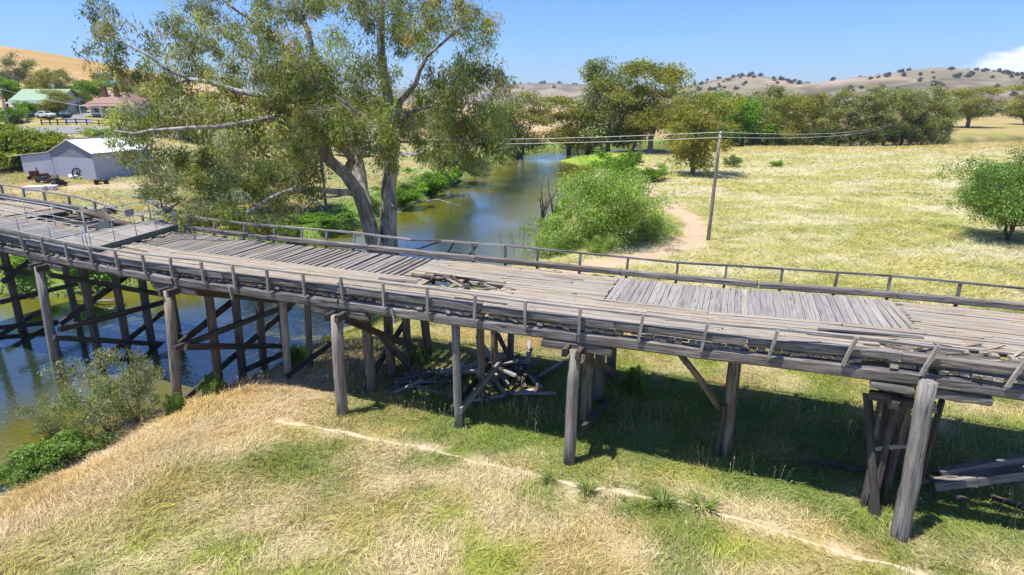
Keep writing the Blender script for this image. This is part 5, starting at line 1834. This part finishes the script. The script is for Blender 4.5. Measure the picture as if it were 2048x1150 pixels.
# ------------------------------------------------------------------ road, houses and cars up the left slope
rx = np.linspace(-190, -20, 90)
rc = 131.5 + 0.03 * (rx + 100)
V = []
for s_ in (-3.0, 3.0):
    V.append(np.stack([rx, rc + s_, H(rx, rc + s_) + 0.10], 1))
V = np.vstack(V)
k = np.arange(89)
rm = big_mesh('road', V, [np.stack([k, k + 1, k + 91, k + 90], 1)], M['asphalt'])
tag(link('road', rm), kind='structure')
dv = [at_y(130, 252, 138), at_y(190, 250, 138), at_y(165, 232, 146), at_y(125, 232, 146)]
dm = py_mesh('driveway', [(q.x, q.y, hz(q.x, q.y) + 0.12) for q in dv], [(0, 1, 2, 3)], M['asphalt'])
tag(link('driveway', dm), kind='structure')


def house_at(px, dist):
    p = at_y(px, 230, dist)
    return Vector((p.x, p.y, hz(p.x, p.y) - 0.15))


def window(parent, x, y, z, w_, h_, rz=0.0):
    f = boxp('window', parent, x, y, z, w_, 0.14, h_, 'white', rz)
    local('pane', box_mesh(w_ - 0.2, 0.06, h_ - 0.2, 'glass', 0.1), f, Matrix.Translation((0, -0.07, 0)))
    local('sill', box_mesh(w_ + 0.2, 0.22, 0.08, 'white', -0.08), f, Matrix.Translation((0, -0.06, 0)))


p = house_at(76, 150)
hs_ = thing('cottage', p, 'low cottage with long green roof and shaded verandah', 'house', None, -0.12)
W_, D_ = 12.5, 8.0
boxp('wall', hs_, 0, D_ / 2, 0, W_, D_, 3.2, 'wall_blue')
V = [(-W_ / 2, 0.02, 3.2), (-W_ / 2, D_ - 0.02, 3.2), (-W_ / 2, D_ / 2, 5.7)]
V += [(x + 0.1, y, z) for x, y, z in V]
for sgn in (0, 1):
    VV = [(x + sgn * (W_ - 0.1), y, z) for x, y, z in V]
    local('gable', py_mesh('gable', VV, [(0, 1, 2), (5, 4, 3), (0, 3, 4, 1), (1, 4, 5, 2), (2, 5, 3, 0)], M['wall_blue']), hs_)
sheet('roof', hs_, (-W_ / 2 - .5, -0.4, 3.15), (W_ / 2 + .5, -0.4, 3.15), (W_ / 2 + .5, D_ / 2, 5.85), (-W_ / 2 - .5, D_ / 2, 5.85), 'greenroof', 40, 0.06)
sheet('roof', hs_, (W_ / 2 + .5, D_ + .4, 3.15), (-W_ / 2 - .5, D_ + .4, 3.15), (-W_ / 2 - .5, D_ / 2, 5.85), (W_ / 2 + .5, D_ / 2, 5.85), 'greenroof', 40, 0.06)
sheet('verandah_roof', hs_, (-W_ / 2, -2.9, 2.55), (W_ / 2, -2.9, 2.55), (W_ / 2, -0.42, 3.08), (-W_ / 2, -0.42, 3.08), 'zincdark', 40, 0.05)
boxp('fascia', hs_, 0, -2.95, 2.42, W_, 0.08, 0.26, 'white')
for k in range(5):
    boxp('verandah_post', hs_, -W_ / 2 + 0.1 + k * (W_ - 0.2) / 4, -2.8, 0, 0.14, 0.14, 2.5, 'white')
boxp('verandah_floor', hs_, 0, -1.5, 0, W_, 2.9, 0.25, 'zincdark')
for x in (-4.4, -1.6, 3.6):
    window(hs_, x, -0.08, 1.0, 1.3, 1.5)
d_ = boxp('door', hs_, 1.2, -0.06, 0.25, 1.0, 0.1, 2.1, 'tank')
local('handle', box_mesh(0.08, 0.08, 0.08, 'galv'), d_, Matrix.Translation((0.38, -0.09, 1.0)))
boxp('dish_mast', hs_, 2.6, D_ / 2 - 0.5, 5.4, 0.07, 0.07, 1.0, 'galv')
boxp('dish', hs_, 2.6, D_ / 2 - 0.6, 6.3, 0.9, 0.12, 0.7, 'galv')

p = house_at(222, 146)
h2 = thing('cottage', p, 'old cottage with faded red hipped roof and two brick chimneys', 'house', None, -0.1)
W_, D_ = 10.5, 9.0
boxp('wall', h2, 0, D_ / 2, 0, W_, D_, 3.2, 'wall_cream')
a, b, c, d = (-W_ / 2 - .4, -0.4, 3.15), (W_ / 2 + .4, -0.4, 3.15), (W_ / 2 + .4, D_ + .4, 3.15), (-W_ / 2 - .4, D_ + .4, 3.15)
e, f = (-1.8, D_ / 2, 5.7), (1.8, D_ / 2, 5.7)
rf = local('roof', py_mesh('hip', [a, b, c, d, e, f], [(0, 1, 5, 4), (1, 2, 5), (2, 3, 4, 5), (3, 0, 4), (3, 2, 1, 0)], M['redroof']), h2)
sheet('verandah_roof', h2, (-W_ / 2 - .3, -3.0, 2.5), (W_ / 2 + .3, -3.0, 2.5), (W_ / 2 + .3, -0.42, 3.05), (-W_ / 2 - .3, -0.42, 3.05), 'redroof', 30, 0.05)
for x in (-2.6, 0.4):
    ch_ = boxp('chimney', h2, x, 2.6, 3.4, 0.9, 0.7, 3.3, 'brick')
    local('cap', box_mesh(1.05, 0.85, 0.2, 'brick', 3.3), ch_)
for k in range(5):
    boxp('verandah_post', h2, -W_ / 2 + 0.1 + k * (W_ - 0.2) / 4, -2.9, 0, 0.13, 0.13, 2.5, 'white')
boxp('verandah_rail', h2, 0, -2.9, 0.9, W_ - 0.3, 0.07, 0.09, 'white')
for x in (-3.4, -0.9, 3.4):
    window(h2, x, -0.08, 0.9, 1.3, 1.6)
d_ = boxp('door', h2, 1.3, -0.06, 0.1, 1.0, 0.1, 2.1, 'dark')
local('handle', box_mesh(0.08, 0.08, 0.08, 'galv'), d_, Matrix.Translation((0.38, -0.09, 1.0)))


def car(px, py, dist, paint, label, rz):
    p = at_y(px, py, dist)
    o = thing('parked_car', (p.x, p.y, hz(p.x, p.y) + 0.12), label, 'car', None, rz)
    prof = [(-2.2, .35), (-2.25, .75), (-1.9, .92), (-1.0, .98), (-0.35, 1.42), (0.95, 1.45), (1.6, 1.02), (2.15, .95), (2.25, .6), (2.2, .35)]
    V, Fc, n = [], [], len(prof)
    for s_, wq in ((-1, .86), (1, .86)):
        for x, z in prof:
            V.append((x, s_ * (wq if z < 1.1 else 0.66), z))
    for k in range(n):
        Fc.append((k, (k + 1) % n, n + (k + 1) % n, n + k))
    Fc += [tuple(range(n))[::-1], tuple(range(n, 2 * n))]
    local('body', py_mesh('car_body', V, Fc, M[paint]), o)
    for s_ in (-1, 1):
        V = [(-0.85, s_ * .86, 1.0), (1.45, s_ * .86, 1.02), (0.85, s_ * .70, 1.38), (-0.3, s_ * .70, 1.37)]
        local('side_window', py_mesh('glass', V, [(0, 1, 2, 3) if s_ < 0 else (3, 2, 1, 0)], M['glass']), o)
        for x in (-1.4, 1.4):
            wl = local('wheel', log_mesh(0.2, 0.32, 0.32, M['tyre'], 14, 1, 0.0), o, Matrix.Translation((x, s_ * 0.8, 0.32)) @ Matrix.Rotation(math.pi / 2, 4, 'Z'))
            local('rim', log_mesh(0.22, 0.19, 0.19, M['galv'], 10, 1, 0.0), wl)
        boxp('headlight', o, -2.24, s_ * 0.6, 0.62, 0.06, 0.32, 0.14, 'white')
        boxp('tail_light', o, 2.23, s_ * 0.62, 0.66, 0.06, 0.28, 0.16, 'lamp')
    local('windscreen', py_mesh('glass', [(-1.0, -.68, 1.01), (-0.38, -.6, 1.41), (-0.38, .6, 1.41), (-1.0, .68, 1.01)], [(0, 1, 2, 3)], M['glass']), o)
    local('rear_window', py_mesh('glass', [(1.56, -.64, 1.07), (1.0, -.58, 1.44), (1.0, .58, 1.44), (1.56, .64, 1.07)], [(3, 2, 1, 0)], M['glass']), o)
    return o


car(90, 226, 143, 'carpaint', 'white sedan parked before the green roofed cottage', 2.85)
car(131, 227, 144, 'carteal', 'dark teal car parked in shade right of the white sedan', 2.0)

# post and rail fence by the road
fn = thing('rail_fence', (-105, 134, hz(-105, 134)), 'dark post and rail fence beside the road', 'fence')
fx = [at_y(a_, 258, 136.5) for a_ in (86, 103, 118, 136, 155, 176, 200, 225)]
fx = [Vector((q.x, q.y, hz(q.x, q.y))) for q in fx]
for q in fx:
    beam('post', q - Vector((0, 0, .2)), q + Vector((0, 0, 1.25)), 0.22, 0.2, 'brace', fn, 1, 0.0, 0.0)
for a, b in zip(fx[:-1], fx[1:]):
    for hgt in (0.45, 1.1):
        beam('rail', a + Vector((0, 0, hgt)), b + Vector((0, 0, hgt)), 0.08, 0.18, 'brace', fn, 1, 0.0, 0.0)


def tank(px, py, dist, ln, mat, label):
    p = at_y(px, py, dist)
    o = thing('hill_shed', (p.x, p.y, hz(p.x, p.y) - 0.3), label, 'shed', None, 0.15)
    boxp('wall', o, 0, 0, 0, ln, 4.5, 2.6, mat)
    a, b = ln / 2 + .3, 2.6
    local('roof', py_mesh('gable_roof', [(-a, -b, 2.5), (a, -b, 2.5), (a, b, 2.5), (-a, b, 2.5), (-a, 0, 3.8), (a, 0, 3.8)], [(0, 1, 5, 4), (2, 3, 4, 5), (0, 4, 3), (1, 2, 5), (3, 2, 1, 0)], M[mat]), o)
    boxp('door', o, -ln * 0.2, -2.28, 0, 1.6, 0.06, 2.1, 'dark')
    boxp('window', o, ln * 0.22, -2.28, 1.0, 1.4, 0.06, 0.9, 'glass')


tank(203, 140, 345, 9.0, 'tank', 'dark blue shed on the golden hillside')
tank(225, 150, 320, 8.5, 'tankteal', 'long teal shed just below the dark blue hill shed')

LT = [('darkgum0', 38, 172, 108, 62, 235, 'dark spreading gum on the golden hill at the left'), ('gumb', 10, 180, 140, 40, 225, 'grey green gum at the left edge of the hill'),
      ('gold0', 103, 190, 136, 44, 200, 'gold green gum behind the green cottage roof'), ('gum0', 132, 192, 138, 36, 196, 'dark olive gum right of the gold green gum on the slope'),
      ('gold1', 80, 190, 155, 40, 205, 'small gold gum behind the left of the cottage roof'), ('bright0', 15, 215, 148, 70, 175, 'bright green tree left of the green cottage'),
      ('bright0', 183, 205, 152, 52, 172, 'light green tree left of the brick chimneys'), ('gum2', 262, 190, 134, 48, 185, 'feathery gum right of the teal hill shed'),
      ('gold2', 118, 226, 178, 58, 147, 'olive garden tree in front of the cottage roof'), ('bright0', 58, 228, 200, 36, 145, 'green garden shrub left of the white sedan'),
      ('darkgum1', 160, 215, 178, 40, 156, 'dark garden tree between the two cottages'), ('bush0', 20, 252, 208, 60, 138, 'green thicket at the foot of the left power pole'),
      ('bright0', 210, 288, 255, 50, 122, 'fresh green tree behind the shed roof'), ('gum1', 330, 240, 150, 90, 160, 'olive gum on the slope behind the big tree limbs'),
      ('gold0', 400, 300, 200, 110, 130, 'gold gum standing behind the big tree crown'), ('gum0', 620, 300, 215, 90, 150, 'gum on the far bank seen through the big tree crown'),
      ('bright0', 700, 330, 230, 70, 125, 'bright green tree seen through the big tree trunks'), ('gold2', 780, 300, 190, 90, 170, 'gold gum far behind the big tree on the left bank'),
      ('gum2', 860, 300, 195, 90, 175, 'olive gum far behind the right limb of the big tree')]
PROTO['gumb'] = make_tree(66, 16, 10, 2.5, 'gumblue', 120, 46, 0.85, 0.54, 0.36, 0.4, 'bark', 0.34, 1, 8)
for key, a_, b_, t_, wpx, dist, lab in LT:
    bushy = key.startswith('bush')
    tree_px(key, a_, b_, t_, wpx, lab, 'garden_tree' if b_ < 260 else 'bank_tree', 'tree', dist=dist, H0=4 if bushy else 16, W0=5.5 if bushy else (11 if 'dark' in key or 'bright' in key else 9.7))
for a_, b_, t_, wpx, dist, lab in ((40, 335, 250, 130, 97, 'large rounded olive hedge bush left of the shed'), (88, 330, 262, 95, 100, 'dense olive hedge bush behind the lean-to'), (5, 345, 300, 70, 94, 'olive bush at the left edge below the hedge'), (2, 310, 238, 70, 101, 'yellow green bush at the left edge above the hedge')):
    tree_px('bush1', a_, b_, t_, wpx, lab, 'hedge_bush', 'bush', dist=dist, H0=4, W0=5.5)

# ------------------------------------------------------------------ power poles and wires
def pole(p, ztop, r0, label, arm=None, cross=True, lean=Vector((0, 0, 0))):
    o = thing('power_pole', p, label, 'pole')
    log('shaft', p - Vector((0, 0, 0.4)), Vector((p.x, p.y, ztop)) + lean, r0, r0 * 0.78, 'pile_grey', o, 9, 4, 0.006)
    tip = Vector((p.x, p.y, ztop)) + lean
    if cross:
        ad = arm or Vector((1, 0, 0))
        beam('cross_arm', tip - ad * 1.1 - Vector((0, 0, .35)), tip + ad * 1.1 - Vector((0, 0, .35)), 0.1, 0.12, 'pile', o, 1, 0, 0)
        for s_ in (-1.0, -0.4, 0.4, 1.0):
            log('insulator', tip + ad * s_ - Vector((0, 0, .28)), tip + ad * s_ - Vector((0, 0, .08)), 0.045, 0.03, 'white', o, 7, 1, 0)
    else:
        for dz_ in (0.06, 0.42):
            log('insulator', tip + Vector((0, -0.1, -dz_ - 0.05)), tip + Vector((0, -0.1, -dz_ + 0.12)), 0.05, 0.04, 'white', o, 7, 1, 0)
    return tip


def wire(a, b, sag, label, r0=0.014):
    o = thing('overhead_wire', a, label, 'wire')
    n = 14
    pts = [a.lerp(b, k / n) - Vector((0, 0, sag * 4 * (k / n) * (1 - k / n))) for k in range(n + 1)]
    V, Fc = [], []
    for q in pts:
        for k in range(4):
            V.append(q - a + Vector((0, r0 * math.cos(k * math.pi / 2), r0 * math.sin(k * math.pi / 2))))
    for i in range(n):
        for k in range(4):
            Fc.append((i * 4 + k, i * 4 + (k + 1) % 4, i * 4 + 4 + (k + 1) % 4, i * 4 + 4 + k))
    local('strand', py_mesh('strand', V, Fc, M['wire'], True), o)
    return o


p = at(1416, 480)
p = Vector((p.x, p.y, hz(p.x, p.y)))
tip = at_y(1441, 264, p.y)
tp = pole(p, tip.z, 0.17, 'slender leaning power pole in the meadow right of the river', cross=False, lean=Vector((tip.x - p.x, 0, 0)))
lp = at_y(640, 292, 62)
lp = Vector((lp.x, lp.y, 0.1))
tp2 = pole(lp, at_y(640, 276, 62).z, 0.16, 'power pole on the far bank hidden among the big tree limbs', cross=False)
gp = at_y(1790, 286, 178)
gp = Vector((gp.x, gp.y, hz(gp.x, gp.y)))
tp3 = pole(gp, gp.z + 9.0, 0.17, 'power pole standing among the gums of the grove', cross=False)
for dz_, lab in ((0.0, 'upper'), (0.42, 'lower')):
    o_ = Vector((0, -0.1, -dz_))
    wire(tp2 + o_, tp + o_, 0.35, '%s wire running left from the leaning pole across the river' % lab, 0.019)
    wire(tp + o_, tp3 + o_, 1.4, '%s wire running right from the leaning pole to the grove' % lab, 0.022)
q = at_y(20, 258, 135)
q = Vector((q.x, q.y, hz(q.x, q.y)))
tq = pole(q, at_y(16, 176, 135).z, 0.2, 'tall power pole with cross arm at the left edge by the road', arm=Vector((0.9, 0.4, 0)))
wire(tq + Vector((0, 0, -0.2)), at_y(300, 225, 120), 0.8, 'service wire running right from the left power pole', 0.025)

# ------------------------------------------------------------------ dead trees in the river
def snag(name, base, stems, label, seed, spread, mat='dead', r0=0.09):
    r_ = np.random.default_rng(seed)
    o = thing(name, base, label, 'dead tree')
    nodes, par_, rd = [np.array([0, 0, -0.6])], [-1], [r0 * 1.2]
    for k in range(stems):
        prev, pos = 0, np.array([0, 0, 0.0])
        d = np.array([r_.normal(0, spread), r_.normal(0, spread), 1.0])
        d /= np.linalg.norm(d)
        n = r_.integers(5, 9)
        for j in range(n):
            d = d + r_.normal(0, 0.16, 3)
            d /= np.linalg.norm(d)
            pos = pos + d * r_.uniform(0.5, 0.85)
            nodes.append(pos.copy())
            par_.append(prev)
            prev = len(nodes) - 1
            rd.append(r0 * (1 - j / n) * 0.8 + 0.012)
            if r_.random() < 0.5 and j > 1:
                e = d + r_.normal(0, 0.6, 3)
                e /= np.linalg.norm(e)
                pp, pv = pos.copy(), prev
                for m in range(3):
                    pp = pp + e * 0.45
                    nodes.append(pp.copy())
                    par_.append(pv)
                    pv = len(nodes) - 1
                    rd.append(max(0.012, rd[prev] * 0.5 * (1 - m / 3)))
    local('limbs', tubes(np.array(nodes), par_, np.array(rd), mat, 5, 0.05), o)
    return o


p = at(1080, 452, WATER)
snag('dead_tree', p, 6, 'bare grey drowned tree standing in the river left of the willow bush', 3, 0.22, 'darkbark', 0.11)
p = at(1105, 440, WATER)
snag('dead_tree', p, 3, 'thin bare drowned stems against the willow bush', 4, 0.15, 'darkbark', 0.07)
for k, (a_, b_) in enumerate(((1020, 478), (1038, 470), (1046, 492), (1060, 490), (1005, 500), (1030, 500))):
    p = at(a_, b_, WATER)
    r_ = np.random.default_rng(k)
    o = log('reed_stick', p - Vector((0, 0, .4)), p + Vector((r_.normal(0, .35), r_.normal(0, .3), r_.uniform(.8, 1.9))), 0.03, 0.012, 'darkbark', None, 5, 3, 0.03)
    tag(o, 'thin dead stick poking out of the river, %s from the left' % ORD[[1, 3, 4, 5, 0, 2][k]], 'stick', 'dead sticks in the river')
p = at(1115, 298, WATER)
snag('dead_tree', p + Vector((0, 0, 0.2)), 5, 'pale fallen snag on the spit at the river bend', 8, 1.3, 'dead', 0.22)
p = at(1195, 300, 0)
snag('dead_tree', p, 6, 'white broken snag under the tall far gums', 9, 1.0, 'dead', 0.22)
p = at(265, 640, WATER)
for k, (a_, b_, c_, d_) in enumerate(((205, 612, 228, 606), (228, 606, 232, 618), (215, 604, 236, 603))):
    pass
lb_ = thing('river_branch', at(225, 612, WATER), 'bleached crooked branch lying in the water between the piles', 'branch')
q0 = MW[lb_.name].translation
bp = [Vector((-1.6, .5, .05)), Vector((-0.8, .3, .28)), Vector((0.2, .4, .22)), Vector((0.8, .1, .1)), Vector((0.1, -.5, .0))]
for a, b in zip(bp[:-1], bp[1:]):
    log('limb', q0 + a, q0 + b + (b - a) * .05, 0.07, 0.06, 'dead', lb_, 6, 2, 0.01)
log('twig', q0 + bp[1], q0 + Vector((0.6, .9, .35)), 0.035, 0.015, 'dead', lb_, 5, 2, 0.01)

# ------------------------------------------------------------------ green tussocks and weeds standing in the near grass
tus = np.random.default_rng(31)
TM = []
for k in range(3):
    n = 90
    a = tus.uniform(0, 6.28, n)
    L = tus.uniform(0.25, 0.6, n)
    ou = tus.uniform(0.15, 0.75, n)
    p0 = np.stack([np.cos(a) * tus.uniform(0, .12, n), np.sin(a) * tus.uniform(0, .12, n), np.full(n, -0.03)], 1)
    p1 = p0 + np.stack([np.cos(a) * L * ou * .4, np.sin(a) * L * ou * .4, L * .6], 1)
    p2 = p0 + np.stack([np.cos(a) * L * ou, np.sin(a) * L * ou, L * .85], 1)
    w_ = np.stack([-np.sin(a), np.cos(a), np.zeros(n)], 1) * 0.008
    V = np.stack([p0 - w_, p0 + w_, p1 + w_, p1 - w_, p2], 1).reshape(-1, 3)
    q = np.arange(n) * 5
    c = np.array([[0.15, 0.23, 0.045], [0.20, 0.26, 0.06], [0.30, 0.28, 0.11]])[tus.choice(3, n, p=[.55, .3, .15])] * (1 + tus.normal(0, .15, n))[:, None]
    TM.append(big_mesh('tussock', V, [np.stack([q, q + 1, q + 2, q + 3], 1), np.stack([q + 3, q + 2, q + 4], 1)], M['grass'], np.repeat(np.clip(c, .02, .6), 5, 0)))
spots = [(1095, 965), (1172, 985), (1325, 1005), (1405, 1015)]
for k, (a_, b_) in enumerate(spots):
    p = at(a_, b_)
    o = link('grass_tussock', TM[k % 3], None, Matrix.Translation((p.x, p.y, hz(p.x, p.y))) @ Matrix.Rotation(k * 1.3, 4, 'Z') @ Matrix.Diagonal((1.3 + 0.3 * (k % 4), 1.3 + 0.3 * (k % 4), 0.75 + 0.1 * (k % 3), 1)))
    tag(o, 'green grass tussock beside the foot trail, %s from the left' % ORD[k], 'tussock', 'tussocks by the trail' if k < 4 else 'tussocks in the foreground grass')

# ------------------------------------------------------------------ the air
hb = NT('haze_air')
vol = hb.n('ShaderNodeVolumePrincipled')
vol.inputs['Color'].default_value = (0.80, 0.88, 1.0, 1)
vol.inputs['Density'].default_value = 0.00011
vol.inputs['Anisotropy'].default_value = 0.2
hb.l(vol.outputs[0], hb.out.inputs['Volume'])
M['haze'] = hb.m
hx0, hy0, hz0, hz1 = 5200, 4800, -9.0, 190.0
V = [(x, y, z) for z in (hz0, hz1) for x, y in ((-hx0, -400), (hx0, -400), (hx0, hy0), (-hx0, hy0))]
hm_ = py_mesh('haze', V, [(3, 2, 1, 0), (4, 5, 6, 7), (0, 1, 5, 4), (1, 2, 6, 5), (2, 3, 7, 6), (3, 0, 4, 7)], M['haze'])
tag(link('haze', hm_), 'thin pale blue air softening the far hills', 'haze', kind='stuff')
